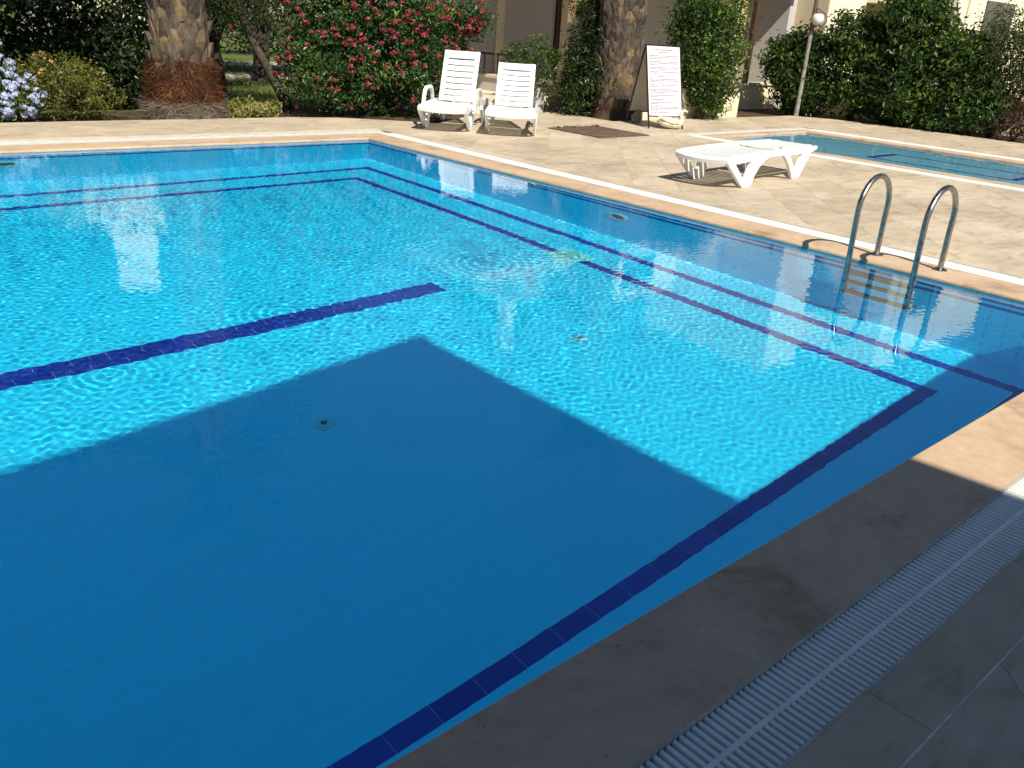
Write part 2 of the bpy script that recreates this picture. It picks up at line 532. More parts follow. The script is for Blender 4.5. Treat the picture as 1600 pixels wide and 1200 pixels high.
def tile_mesh(polys, top, thick, gap_shrink=0.0, bev=0.0009):
    """polys: list of convex outlines; a slab with a tiny chamfer"""
    mb = MB()
    for p in polys:
        n = len(p)
        cx = sum(a[0] for a in p) / n
        cy = sum(a[1] for a in p) / n
        def ins(k):
            out = []
            for a in p:
                d = Vector((a[0] - cx, a[1] - cy))
                L = d.length
                d *= max(0, (L - k)) / max(L, 1e-6)
                out.append((cx + d.x, cy + d.y))
            return out
        q = ins(bev * 1.4)
        v = [(a[0], a[1], top - thick) for a in p] + [(a[0], a[1], top - bev) for a in p] + [(a[0], a[1], top) for a in q]
        f = [tuple(range(2 * n, 3 * n))]
        for i in range(n):
            j = (i + 1) % n
            f.append((i, j, j + n, i + n))
            f.append((i + n, j + n, j + 2 * n, i + 2 * n))
        mb.add(v, f)
    return mb

# diagonal tiles 0.5 x 1.0 m, running bond, joints seen at 45 degrees in the photograph
ua, ub = Vector((math.sqrt(.5), math.sqrt(.5))), Vector((math.sqrt(.5), -math.sqrt(.5)))   # long axis, short axis
TL, TW, GAP = 1.0, 0.5, 0.0020
org = Vector((7.67, 7.20))                     # a corner found in the photograph
deck_tiles = []
for j in range(-36, 44):
    for i in range(-22, 22):
        o0 = org + ub * (TW * j) + ua * (TL * (i + (0.5 if j % 2 else 0.0)) )
        rect = [o0 + ua * GAP / 2 + ub * GAP / 2, o0 + ua * GAP / 2 + ub * (TW - GAP / 2), o0 + ua * (TL - GAP / 2) + ub * (TW - GAP / 2), o0 + ua * (TL - GAP / 2) + ub * GAP / 2]
        rect = [(a.x, a.y) for a in rect]
        if area2(rect) < 0:
            rect.reverse()
        ctr = o0 + ua * TL / 2 + ub * TW / 2
        if ctr.x < -8 or ctr.x > 20 or ctr.y < -5 or ctr.y > 13.5:
            continue
        ps = [clip_poly(rect, rg) for rg in regs]
        ps = [q for q in ps if len(q) > 2 and abs(area2(q)) > 0.004]
        if ps:
            deck_tiles.append((ctr, ps))
vis, rest = [], []
for ctr, ps in deck_tiles:
    w = in_view(ctr.x, ctr.y)
    (vis if w else rest).append((w or 0, ctr, ps))
vis.sort(key=lambda a: a[0])
rest += vis[285:]
vis = vis[:285]
for w, ctr, ps in vis:
    h = float(rng.uniform(-0.0009, 0.0009))
    tile_mesh(ps, h, 0.02).build('deck_tile', M['deck'], deck)
mb = MB()
for w, ctr, ps in rest:
    m2 = tile_mesh(ps, 0.0, 0.02)
    mb.add(m2.v, m2.f)
stuff(mb.build('far_deck_tiles', M['deck'], deck))
# straight border strips beside the grates
def strip(x0, y0, x1, y1, step, along, off):
    a = off
    L = (x1 - x0) if along == 'x' else (y1 - y0)
    k = 0
    while a < L:
        b = min(a + step, L)
        s0 = max(a, 0)
        if b - s0 > 0.03:
            if along == 'x':
                p = [(x0 + s0 + .002, y0), (x0 + b - .002, y0), (x0 + b - .002, y1), (x0 + s0 + .002, y1)]
            else:
                p = [(x0, y0 + s0 + .002), (x1, y0 + s0 + .002), (x1, y0 + b - .002), (x0, y0 + b - .002)]
            tile_mesh([p], 0.0, 0.02).build('border_tile', M['deck'], deck)
        a = b
strip(-3.0, 0.465, 7.187, 0.636, 1.0, 'x', -0.07)
strip(7.192, -3.9, 7.363, 10.88, 1.0, 'y', -0.4)
for k in range(15):                                        # along the skewed far grate
    x0 = -7 + k * 0.957
    x1 = x0 + 0.953
    yy = lambda x: 11.02 + (7.19 - x) * 0.0135 - (0.10 if False else 0)
    tile_mesh([[(x0, yy(x0) + 0.012), (x1, yy(x1) + 0.012), (x1, 11.2 + (7.365 - x1) * 0.0139 - 0.003), (x0, 11.2 + (7.365 - x0) * 0.0139 - 0.003)]], 0.0, 0.02).build('border_tile', M['deck'], deck)

tile_mesh([[(7.192, 10.885), (7.363, 10.89), (7.363, 11.197), (7.0, 11.203), (7.0, 11.036), (7.192, 11.034)][0:3] + [(7.192, 11.197)]], -0.0015, 0.02).build('border_tile', M['deck'], deck)
# ------------------------------------------------------------------ overflow grates
PITCH, SW = 0.0246, 0.0130
def grate(label, frame_pts, slat_runs, joined_runs, spine, rail_depth=0.17):
    g = tag(empty('overflow_grate'), label, 'drain grate', 'white overflow grates round the pools')
    ch = MB()
    ed = MB()
    for inner, outer in frame_pts:                          # channel floor and thin edge rails
        (ix0, iy0), (ix1, iy1) = inner
        (ox0, oy0), (ox1, oy1) = outer
        q = [(ix0, iy0), (ix1, iy1), (ox1, oy1), (ox0, oy0)]
        if area2(q) < 0:
            q.reverse()
        ch.prism_z(q, -0.19, -0.15)
        for (ax, ay), (bx, by) in ((inner[0], inner[1]), (outer[0], outer[1])):
            d = Vector((bx - ax, by - ay)).normalized()
            n = Vector((-d.y, d.x)) * 0.004
            pp = [(ax - n.x, ay - n.y), (bx - n.x, by - n.y), (bx + n.x, by + n.y), (ax + n.x, ay + n.y)]
            if area2(pp) < 0:
                pp.reverse()
            ed.prism_z(pp, -rail_depth, 0.0015)
    ch.build('channel', M['channel'], g)
    ed.build('edge_rail', M['rail_edge'], g)
    sp = MB()
    for a, b in spine:
        d = Vector((b[0] - a[0], b[1] - a[1])).normalized()
        n = Vector((-d.y, d.x)) * 0.0065
        pp = [(a[0] - n.x, a[1] - n.y), (b[0] - n.x, b[1] - n.y), (b[0] + n.x, b[1] + n.y), (a[0] + n.x, a[1] + n.y)]
        if area2(pp) < 0:
            pp.reverse()
        sp.prism_z(pp, -0.02, -0.0005)
    sp.build('spine', M['grate'], g)
    for (p0, stepv, n, acr) in slat_runs:                   # single slats
        mb = MB()
        a = Vector(acr)
        L = a.length
        d = a.normalized()
        s = Vector((-d.y, d.x)) * SW / 2
        # rounded-top slat
        pts = []
        for e in (0.0, 1.0):
            for (u_, z_) in ((-1, -0.026), (-1, -0.005), (-0.55, -0.0012), (0.55, -0.0012), (1, -0.005), (1, -0.026)):
                pts.append((a.x * e + s.x * u_, a.y * e + s.y * u_, z_))
        f = [(i, i + 1, i + 7, i + 6) for i in range(5)] + [(5, 4, 3, 2, 1, 0), (6, 7, 8, 9, 10, 11)]
        mb.add(pts, f)
        first = mb.build('slat', M['grate'], g)
        first.location = (p0[0], p0[1], 0)
        for k in range(1, n):
            c = first.copy()
            C.objects.link(c)
            c.parent = g
            c.location = (p0[0] + stepv[0] * k, p0[1] + stepv[1] * k, float(rng.uniform(-0.0008, 0.0004)))
    if joined_runs:
        mb = MB()
        for (p0, stepv, n, acr) in joined_runs:
            a = Vector(acr)
            d = a.normalized()
            s = Vector((-d.y, d.x)) * SW * 1.2 / 2
            for k in range(n):
                x, y = p0[0] + stepv[0] * k, p0[1] + stepv[1] * k
                q = [(x - s.x, y - s.y), (x + s.x, y + s.y), (x + s.x + a.x, y + s.y + a.y), (x - s.x + a.x, y - s.y + a.y)]
                v = [(u_, w_, -0.001) for u_, w_ in q] + [(u_, w_, -0.026) for u_, w_ in q]
                mb.add(v, [(0, 1, 2, 3), (0, 4, 5, 1), (1, 5, 6, 2), (2, 6, 7, 3), (3, 7, 4, 0)])
        stuff(mb.build('small_slats', M['grate'], g))
    return g

def fg_in(x): return 10.575 + (6.935 - x) * 0.019
def fg_out(x): return 10.87 + (7.18 - x) * 0.022
n1 = int((4.4 - 0.9) / PITCH)
grate('white slatted overflow grate in shade in front of the camera along the near coping',
      [(((-7, 0.854), (7.18, 0.854)), ((-7, 0.640), (7.18, 0.640)))],
      [((0.9, 0.646), (PITCH, 0), n1, (0, 0.202))],
      [((0.9 - PITCH * 250, 0.646), (PITCH, 0), 250, (0, 0.202)), ((0.9 + PITCH * n1, 0.646), (PITCH, 0), int(2.75 / PITCH), (0, 0.202))],
      [((-7, 0.747), (7.18, 0.747))], rail_depth=0.027)
grate('sunlit white overflow grate along the coping beside the ladder',
      [(((6.935, 0.86), (6.935, 10.575)), ((7.182, 0.64), (7.182, 10.87)))],
      [], [((6.942, 0.87), (0, PITCH), int(9.7 / PITCH), (0.232, 0))], [((7.058, 0.87), (7.058, 10.70))])
grate('white overflow grate along the far edge of the big pool below the palm',
      [(((-7, fg_in(-7)), (6.935, 10.575)), ((-7, fg_out(-7)), (7.182, 10.87)))],
      [], [((-7 + k * PITCH, fg_in(-7 + k * PITCH) + 0.006), (1, 0), 1, (0, fg_out(-7 + k * PITCH) - fg_in(-7 + k * PITCH) - 0.012)) for k in range(int(14.1 / PITCH))],
      [((-7, (fg_in(-7) + fg_out(-7)) / 2), (7.05, 10.72))])

# ------------------------------------------------------------------ main pool
DZ, WZ = -1.5, -0.03
pool = struct(empty('swimming_pool'))

def coping_run(name, path_in, path_out, parent, mat, lip=0.045, skirt=0.15):
    """a run of coping: outline between the lip line and the grate line, rounded nose towards the water"""
    prof = [(-0.012 if lip > 0.02 else -0.002, -lip - (0.045 if lip > 0.02 else 0.012)), (0.0, -lip), (0.0, -0.012), (0.004, -0.004), (0.012, -0.0), (1.0, 0.0), (1.0, -skirt)]
    mb = MB()
    vs = []
    for (a, b) in zip(path_in, path_out):
        d = Vector((b[0] - a[0], b[1] - a[1]))
        L = d.length
        for t_, z in prof:
            k = t_ if t_ == 1.0 else t_ / L
            vs.append((a[0] + d.x * k, a[1] + d.y * k, z))
    n = len(prof)
    f = []
    for s_ in range(len(path_in) - 1):
        for k in range(n - 1):
            f.append((s_ * n + k, s_ * n + k + 1, (s_ + 1) * n + k + 1, (s_ + 1) * n + k))
    mb.add(vs, f)
    return mb.build(name, mat, parent, smooth=False)

cops = [coping_run('coping', [(XL, YN), (XR - 0.006, YN)], [(XL, 0.858), (XR + 0.40, 0.858)], pool, M['coping'], lip=0.012, skirt=0.027),
        coping_run('coping', [(XR, YN + 0.001), (XR + 0.02, yfar(6.55))], [(6.931, 0.859), (6.931, 10.571)], pool, M['coping'], lip=0.012),
        coping_run('coping', [(XR + 0.018, yfar(6.55)), (XL, yfar(XL))], [(6.929, 10.571), (XL, fg_in(XL) - 0.004)], pool, M['coping'], lip=0.012)]
receiver(*cops)

# walls (grout backing) and floor backing
wb = MB()
YW = 0.80                                    # near wall moved back, out of sight, so sun reaches the near floor
wb.box((XR + 0.006, YW, DZ - 0.2), (XR + 0.2, 10.4, -0.021))
wb.box((XL - 0.2, YW - 0.2, DZ - 0.2), (XR + 0.2, YW - 0.006, -0.20))
wb.box((XL - 0.2, YN - 0.1, DZ - 0.2), (XL - 0.006, 10.7, -0.06))
q = [(XL - .2, yfar(XL) + 0.006), (XR + 0.15, yfar(XR) + 0.006), (XR + 0.15, 10.5), (XL - .2, 10.8)]
wb.prism_z(q, DZ - 0.2, -0.023)
o = wb.build('wall_backing', M['dgrout'], pool)
receiver(o)
o = MB().box((XL - 0.1, YW - 0.1, DZ - 0.2), (XR + 0.1, 10.6, DZ - 0.0005)).build('floor_bed', M['grout'], pool)
receiver(o)

TLn, TWd, JT = 0.2175, 0.1068, 0.0014
dark, light = [], []                         # floor tiles as rectangles
IX0, IX1, IY0, IY1 = -6.2, 5.73, 2.005, 9.19      # inner line rectangle (outer edges)
def rect_tile(x0, y0, x1, y1, lst, d=JT / 2):
    if x1 - x0 > 0.012 and y1 - y0 > 0.012:
        lst.append((x0 + d, y0 + d, x1 - d, y1 - d))
# the dark lines
lines = []                                    # occupied rectangles
def dark_x(y0, xs, xe, w=TWd, gaps=()):       # a line that runs along X, xs > xe (laid from the right)
    x = xs
    while x > xe + 0.01:
        a = max(xe, x - TLn)
        if not any(g0 < (a + x) / 2 < g1 for g0, g1 in gaps):
            rect_tile(a, y0, x, y0 + w, dark)
        x = a
    lines.append((xe, y0, xs, y0 + w))
def dark_y(x0, ys, ye, w=TWd, gaps=()):
    y = ys
    while y < ye - 0.01:
        b = min(ye, y + TLn)
        if not any(g0 < (b + y) / 2 < g1 for g0, g1 in gaps):
            rect_tile(x0, y, x0 + w, b, dark)
        y = b
    lines.append((x0, ys, x0 + w, ye))
OX1, OY0, OY1 = 6.21, 1.60, 9.70
dark_x(IY0 - 0.03, IX1, IX0)                                  # near inner line
dark_x(IY1 - TWd, IX1, IX0)                                   # far inner line
dark_y(IX1 - TWd, IY0 - 0.03 + TWd, IY1 - TWd, gaps=((5.27, 5.63),))   # right inner line with the drain gap
dark_x(OY0 - TWd * 0.6, OX1, IX0)                             # outer lines by the walls
dark_x(OY1 - TWd, OX1, IX0)
dark_y(OX1 - TWd, OY0 + TWd * 0.4, OY1 - TWd)
lx = 4.16
dark_x(5.435, lx, -6.2)                                       # the double lane line
x = lx
xx = lx - TLn * 0.6
rect_tile(xx, 5.435 - TWd, lx, 5.435, dark)
while xx > -6.2:
    a = xx - TLn
    rect_tile(a, 5.435 - TWd, xx, 5.435, dark)
    xx = a
lines.append((-6.2, 5.435 - TWd, lx, 5.435))
# light tiles in running bond, cut round the lines
def cut(rect, holes):
    out = [rect]
    for h in holes:
        nxt = []
        for r_ in out:
            x0, y0, x1, y1 = r_
            hx0, hy0, hx1, hy1 = h
            if hx0 >= x1 or hx1 <= x0 or hy0 >= y1 or hy1 <= y0:
                nxt.append(r_)
                continue
            if hy0 > y0: nxt.append((x0, y0, x1, hy0))
            if hy1 < y1: nxt.append((x0, hy1, x1, y1))
            m0, m1 = max(y0, hy0), min(y1, hy1)
            if hx0 > x0: nxt.append((x0, m0, hx0, m1))
            if hx1 < x1: nxt.append((hx1, m0, x1, m1))
        out = nxt
    return out
DR = (5.50, 5.27, 5.86, 5.63)                                  # pale drain panel in the gap
holes = lines + [DR]
j = 0
y = IY0 - 0.03 + TWd
y -= TWd * 13
while y < 10.55:
    x = IX1 - (0.5 * TLn if j % 2 else 0.0) + TLn * 4
    while x > XL:
        rc = (max(x - TLn, XL), max(y, YW), min(x, XR), min(y + TWd, yfar(x)))
        if rc[2] > rc[0] and rc[3] > rc[1]:
            for q in cut(rc, holes):
                rect_tile(*q, light)
        x -= TLn
    y += TWd
    j += 1
def flat_tile_arrays(rects, z, th=0.0015):
    r_ = np.array(rects)
    n = len(r_)
    v = np.zeros((n, 8, 3))
    for k, (a, b) in enumerate(((0, 1), (2, 1), (2, 3), (0, 3))):
        v[:, k, 0] = r_[:, a]; v[:, k, 1] = r_[:, b]; v[:, k, 2] = z
        v[:, k + 4, 0] = r_[:, a]; v[:, k + 4, 1] = r_[:, b]; v[:, k + 4, 2] = z - th
    base = (np.arange(n) * 8)[:, None]
    fs = [np.array(f_)[None] + base for f_ in ((0, 1, 2, 3), (0, 4, 5, 1), (1, 5, 6, 2), (2, 6, 7, 3), (3, 7, 4, 0))]
    return v.reshape(-1, 3), np.concatenate(fs), np.tile(rng.random(n), 5)
def is_small(q): return (q[2] - q[0]) < 0.03 or (q[3] - q[1]) < 0.03
def rank(rects):
    out = []
    for q in rects:
        w = in_view((q[0] + q[2]) / 2, (q[1] + q[3]) / 2 * 0.92, -1.0, 0.02)
        out.append(w if w and not is_small(q) else 999)
    return np.argsort(out, kind='stable'), out
def lay(rects, name, many, mat, limit):
    order, ws = rank(rects)
    single = [rects[i] for i in order[:limit] if ws[i] < 900]
    rest = [rects[i] for i in order if ws[i] >= 900] + [rects[i] for i in order[limit:] if ws[i] < 900]
    proto = {}
    for q in single:
        w, h = round(q[2] - q[0], 4), round(q[3] - q[1], 4)
        if (w, h) not in proto:
            v, f, tn = flat_tile_arrays([(-w / 2, -h / 2, w / 2, h / 2)], 0.0)
            ob = npmesh(name, v, f, mat, pool)
            proto[(w, h)] = ob.data
        else:
            ob = bpy.data.objects.new(name, proto[(w, h)])
            C.objects.link(ob)
            ob.parent = pool
        ob.location = ((q[0] + q[2]) / 2, (q[1] + q[3]) / 2, DZ + float(rng.uniform(-0.0002, 0.0002)))
        receiver(ob)
    if rest:
        v, f, tn = flat_tile_arrays(rest, DZ)
        ob = stuff(npmesh(many, v, f, mat, pool, tone=tn))
        receiver(ob)
lay(dark, 'dark_blue_tile', 'far_dark_tiles', M['dtile'], 290)
lay(light, 'light_blue_tile', 'far_light_tiles', M['tile'], 290)
# pale grout under the dark lines
g = MB()
for l_ in lines:
    g.box((l_[0] - 0.001, l_[1] - 0.001, DZ - 0.0045), (l_[2] + 0.001, l_[3] + 0.001, DZ - 0.0003))
o = g.build('line_grout', M['dgrout'], pool)
receiver(o)

# wall tiles: running bond rows; the first rows under the coping alternate light / dark
rows = [(-0.036, -0.016, 'e', 1), (-0.140, -0.036, 'l', 1), (-0.213, -0.140, 'd', 0), (-0.285, -0.213, 'l', 0), (-0.360, -0.285, 'd', 0)]
zt = -0.360
k = 3
while zt > DZ + 0.02:
    zb = max(zt - 0.105, DZ)
    rows.append((zb, zt, 'l', k))
    zt = zb
    k += 1
wl_v, wl_f, wl_t = [], [], []
wd = []
def wall_tile(p, d, zb, zt_, nrm):
    """rectangle on a wall from p along d (2D), facing nrm"""
    g_ = 0.0022
    a = Vector(p)
    L = Vector(d).length
    u_ = Vector(d).normalized()
    a0, a1 = a + u_ * g_, a + u_ * (L - g_)
    return [(a0.x, a0.y, zb + g_), (a1.x, a1.y, zb + g_), (a1.x, a1.y, zt_ - g_), (a0.x, a0.y, zt_ - g_)]
def slab(q, nrm, th=0.004):
    v = q + [(a - nrm[0] * th, b - nrm[1] * th, c) for a, b, c in q]
    return v, [(0, 1, 2, 3), (0, 4, 5, 1), (1, 5, 6, 2), (2, 6, 7, 3), (3, 7, 4, 0)]
walls = [((XR, YN), (XR, yfar(XR)), (-1, 0)), ((XR, yfar(XR)), (XL, yfar(XL)), (0, -1)), ((XL, YW), (XR, YW), (0, 1))]
ltw = MB()
trim = MB()
dark_wall = []
for wi, (p0, p1, nrm) in enumerate(walls):
    D = Vector((p1[0] - p0[0], p1[1] - p0[1]))
    L = D.length
    u_ = D.normalized()
    TW_ = 0.2425
    for zb, zt_, kind, k in rows:
        if wi == 2 and zt_ > -0.22:
            continue
        s_ = -TW_ * 0.5 if (k % 2 and k > 2) else 0.0
        while s_ < L:
            a = max(s_, 0)
            b = min(s_ + TW_, L)
            if b - a > 0.02:
                pa = Vector(p0) + u_ * a
                q = wall_tile((pa.x, pa.y), (u_.x * (b - a), u_.y * (b - a)), zb, zt_, nrm)
                if kind == 'd':
                    dark_wall.append((q, nrm, wi))
                else:
                    v, f = slab(q, nrm)
                    (trim if kind == 'e' else ltw).add(v, f)
            s_ += TW_
o = stuff(ltw.build('light_wall_tiles', M['tile'], pool))
receiver(o)
o = stuff(trim.build('waterline_trim', M['trim'], pool))
receiver(o)
rest = MB()
cnt = 0
for q, nrm, wi in dark_wall:
    c_ = (sum(a[0] for a in q) / 4, sum(a[1] for a in q) / 4, -0.15)
    if wi < 2 and in_view(*c_, margin=0.05) and cnt < 200:
        v, f = slab(q, nrm)
        ob = MB().add(v, f).build('dark_wall_tile', M['dtile'], pool)
        receiver(ob)
        cnt += 1
    else:
        v, f = slab(q, nrm)
        rest.add(v, f)
receiver(stuff(rest.build('hidden_wall_tiles', M['dtile'], pool)))

# drains and lights set into the pool shell
def disc(name, m, parent, prof, seg=20):
    o_ = MB().lathe(prof, 0, 0, seg).build(name, m, parent, smooth=True)
    receiver(o_)
    return o_
M['drain'] = simple('drain_plastic', (0.12, 0.50, 0.62), 0.5, 0.15, 9)
M['drainhole'] = simple('drain_hole', (0.03, 0.05, 0.06), 0.6, 0.2)
M['stainpanel'] = simple('yellowed_panel', (0.15, 0.60, 0.62), 0.6, 0.2, 5)
M['lightglass'] = simple('light_lens', (0.05, 0.10, 0.08), 0.25, 0.3, 14)
M['lightrim'] = simple('light_rim', (0.30, 0.55, 0.58), 0.5, 0.1)
for (x, y, lb) in ((2.28, 4.05, 'small round floor inlet in the shaded part of the pool floor'), (4.39, 4.03, 'small round floor inlet on the sunlit pool floor')):
    d = tag(empty('floor_inlet', (x, y, DZ)), lb, 'pool inlet', 'round inlets in the pool floor')
    disc('rim', M['drain'], d, [(0.07, 0.0), (0.07, 0.004), (0.05, 0.008), (0.02, 0.010)])
    disc('cap', M['drainhole'], d, [(0.018, 0.010), (0.018, 0.016), (0.010, 0.019)])
d = tag(empty('main_drain', (5.68, 5.45, DZ)), 'pale yellowish square drain panel in the gap of the dark inner line', 'pool drain')
o = MB().box((-0.172, -0.172, -0.004), (0.172, 0.172, 0.004)).build('panel', M['stainpanel'], d, bevel=0.002)
receiver(o)
mb = MB()
for k in range(9):
    mb.box((-0.15, -0.142 + k * 0.032, 0.004), (0.15, -0.130 + k * 0.032, 0.009))
o = mb.build('grille', M['stainpanel'], d)
receiver(o)
def pool_light(loc, rot, label, r_=0.13):
    d_ = tag(empty('pool_light', loc), label, 'pool light', 'round lights in the pool walls')
    d_.rotation_euler = rot
    disc('rim', M['lightrim'], d_, [(r_, 0.0), (r_, 0.012), (r_ * 0.86, 0.024), (r_ * 0.72, 0.024), (r_ * 0.70, 0.012)], 28)
    disc('lens', M['lightglass'], d_, [(r_ * 0.70, 0.010), (r_ * 0.5, 0.020), (r_ * 0.2, 0.025)], 28)
pool_light((XR - 0.002, 5.63, -0.66), (0, R(-90), 0), 'round underwater light in the right wall below the flat lounger')
pool_light((2.16, yfar(2.16) - 0.002, -0.60), (R(90), 0, 0), 'round underwater light in the far wall at the left end of the picture')
pool_light((XR - 0.002, 6.93, -0.20), (0, R(-90), 0), 'small pale round fitting in the right wall just under the coping', 0.075)

# ------------------------------------------------------------------ water surface with real ripples
def ripple_field(X, Y, seed, n, lmin, lmax, curv):
    r_ = np.random.default_rng(seed)
    Z = np.zeros_like(X)
    tot = 0.0
    for _ in range(n):
        lam = math.exp(r_.uniform(math.log(lmin), math.log(lmax)))
        th = r_.uniform(0, 2 * math.pi)
        k = 2 * math.pi / lam
        a = lam ** 1.7
        tot += (a * k * k) ** 2 / 2
        Z += (a * np.sin(k * (math.cos(th) * X + math.sin(th) * Y) + r_.uniform(0, 6.28))).astype(np.float32)
    return Z * (curv / math.sqrt(tot))

def grid_water(name, x0, x1, y0, y1f, nx, ny, zfun, m):
    xs = np.linspace(x0, x1, nx)
    tt = np.linspace(0, 1, ny)
    X = np.repeat(xs[None], ny, 0)
    Y = y0 + (y1f(X) - y0) * tt[:, None]
    Z = zfun(X, Y)
    v = np.stack([X, Y, Z], -1).reshape(-1, 3)
    i = np.arange(nx * ny).reshape(ny, nx)
    q = np.stack([i[:-1, :-1], i[:-1, 1:], i[1:, 1:], i[1:, :-1]], -1).reshape(-1, 4)
    o_ = npmesh(name, v, q, m, None, smooth=True)
    o_.cycles.is_caustics_caster = True
    return o_

def main_z(X, Y):
    fine = ripple_field(X, Y, 3, 90, 0.031, 0.078, 0.98)
    wide = ripple_field(X, Y, 4, 26, 0.16, 0.5, 0.07)
    ax = ripple_field(X, Y, 9, 14, 2.0, 5.0, 1.0)
    ax = ax / (np.abs(ax).max() + 1e-9)
    dist = np.hypot(X - 0.0, Y - 0.0)
    amp = 0.75 + 0.30 * ax + 0.45 * np.exp(-(((X - 4.0) / 2.2) ** 2 + ((Y - 7.2) / 1.8) ** 2)) + 0.10 * np.clip((dist - 4) / 5, 0, 1)
    near = 0.8 + 0.2 * (lambda t_: t_ * t_ * (3 - 2 * t_))(np.clip((Y - 1.5) / 1.8, 0, 1))                      # calm water in the lee of the near wall
    right = 0.8 + 0.2 * (lambda t_: t_ * t_ * (3 - 2 * t_))(np.clip((6.5 - X) / 1.3, 0, 1))
    calm = 1 - 0.55 * np.exp(-(np.clip(X - 0.2, 0, 9) / 2.2) ** 2 - (np.clip(Y - 1.6, 0, 9) / 1.6) ** 2)
    Z = WZ + (fine * amp + wide * 0.55) * near * right * calm
    for cx, cy, A, lam, dec in ((4.6, 4.85, 0.00022, 0.085, 0.55), (2.55, 4.75, 0.00016, 0.075, 0.40), (1.2, 4.4, 0.00012, 0.07, 0.35)):
        r_ = np.hypot(X - cx, Y - cy)
        Z = Z + A * np.sin(2 * np.pi * r_ / lam) * np.exp(-(r_ / dec) ** 2)
    edge = np.clip(np.minimum(XR - X, Y - YN) / 0.08, 0, 1)
    Z = WZ + (Z - WZ) * edge
    return Z

water = struct(grid_water('water', -0.9, XR + 0.012, 0.80, lambda X: yfar(X) + 0.004, 900, 1120, main_z, M['water']))  # sheet extended unseen beneath the near coping so refracted sun reaches the floor
ws = struct(grid_water('water', XL, -0.9, YN - 0.004, lambda X: yfar(X) + 0.004, 60, 90, lambda X, Y: np.full_like(X, WZ), M['water']))

# ------------------------------------------------------------------ the small pool
KX0, KX1, KY0, KY1, KD = 12.64, 15.34, 0.6, 8.84, -0.42
kid = struct(empty('small_pool'))
receiver(coping_run('coping', [(KX0, KY0), (KX0, KY1)], [(12.345, KY0), (12.345, 9.06)], kid, M['coping']),
         coping_run('coping', [(KX0, KY1), (KX1, KY1)], [(12.345, 9.06), (15.62, 9.06)], kid, M['coping']),
         coping_run('coping', [(KX1, KY1), (KX1, KY0)], [(15.62, 9.06), (15.62, KY0)], kid, M['coping']))
rects, drects = [], []
KL = [(13.62, 4.44, 14.58, 4.56), (13.62, 6.62, 14.58, 6.74), (13.62, 4.56, 13.70, 6.62), (14.50, 4.56, 14.58, 6.62)]
y = KY0
j = 0
while y < KY1:
    x = KX0 - (0.12 if j % 2 else 0)
    while x < KX1:
        for q in cut((max(x, KX0), y, min(x + 0.24, KX1), min(y + 0.12, KY1)), KL):
            rect_tile(*q, rects)
        x += 0.24
    y += 0.12
    j += 1
for l_ in KL:
    if l_[2] - l_[0] > 0.3:
        x = l_[0]
        while x < l_[2] - 0.01:
            rect_tile(x, l_[1], min(x + 0.24, l_[2]), l_[3], drects)
            x += 0.24
    else:
        y = l_[1]
        while y < l_[3] - 0.01:
            rect_tile(l_[0], y, l_[2], min(y + 0.24, l_[3]), drects)
            y += 0.24
v, f, tn = flat_tile_arrays(rects, KD)
receiver(stuff(npmesh('floor_tiles', v, f, M['kidtile'], kid, tone=tn)))
v, f, tn = flat_tile_arrays(drects, KD)
receiver(stuff(npmesh('dark_line_tiles', v, f, M['dtile'], kid, tone=tn)))
mb = MB().box((KX0 - .1, KY0 - .1, KD - .1), (KX1 + .1, KY1 + .1, KD - .0035))
mb.box((KX0 - .2, KY0 - .1, KD - .1), (KX0 - .002, KY1 + .1, -0.06)).box((KX1 + .002, KY0 - .1, KD - .1), (KX1 + .2, KY1 + .1, -0.06))
mb.box((KX0 - .1, KY1 + .002, KD - .1), (KX1 + .1, KY1 + .2, -0.062)).box((KX0 - .1, KY0 - .2, KD - .1), (KX1 + .1, KY0 - .002, -0.062))
receiver(mb.build('shell', M['kidtile'], kid))
dk = MB()
dk.box((KX0 - 0.001, KY0, -0.15), (KX0 + 0.003, KY1, -0.075)).box((KX1 - 0.003, KY0, -0.15), (KX1 + 0.001, KY1, -0.075)).box((KX0 + .004, KY1 - 0.003, -0.15), (KX1 - .004, KY1 + 0.001, -0.075))
receiver(stuff(dk.build('dark_waterline_tiles', M['dtile'], kid)))
def kid_z(X, Y):
    return WZ + ripple_field(X, Y, 21, 24, 0.12, 0.5, 0.22)
struct(grid_water('water', KX0 - 0.004, KX1 + 0.004, KY0, lambda X: np.full_like(X, KY1 + 0.004), 110, 330, kid_z, M['kidwater']))
mb = MB().prism_z([(11.98, KY0), (12.345, KY0), (12.345, 9.06), (15.62, 9.06), (15.62, KY0), (16.06, KY0), (16.06, 9.36), (11.98, 9.36)], -0.2, -0.19)
mb.build('channel_bed', M['channel'], kid)
mb = MB()
mb.box((11.98, -3.9, -0.09), (16.06, KY0 - 0.2, -0.002))
mb.box((-7, 0.638, -0.25), (-7.4, 0.86, 0.0))
mb.build('end_slab', M['deck'], deck)
grate('thin white overflow grate round the small pool on the right',
      [(((12.345, KY0), (12.345, 9.06)), ((12.02, KY0), (12.02, 9.30))), (((12.345, 9.06), (15.62, 9.06)), ((12.02, 9.30), (15.99, 9.30))), (((15.62, KY0), (15.62, 9.06)), ((15.99, KY0), (15.99, 9.30)))],
      [], [((12.03, KY0 + 0.02), (0, PITCH), int((9.06 - KY0) / PITCH), (0.305, 0)), ((15.63, KY0 + 0.02), (0, PITCH), int((9.06 - KY0) / PITCH), (0.35, 0)),
           ((12.05, 9.07), (PITCH, 0), int(3.9 / PITCH), (0, 0.22))], [((12.18, KY0), (12.18, 9.18)), ((12.18, 9.18), (15.8, 9.18)), ((15.8, 9.18), (15.8, KY0))])
mb = MB()
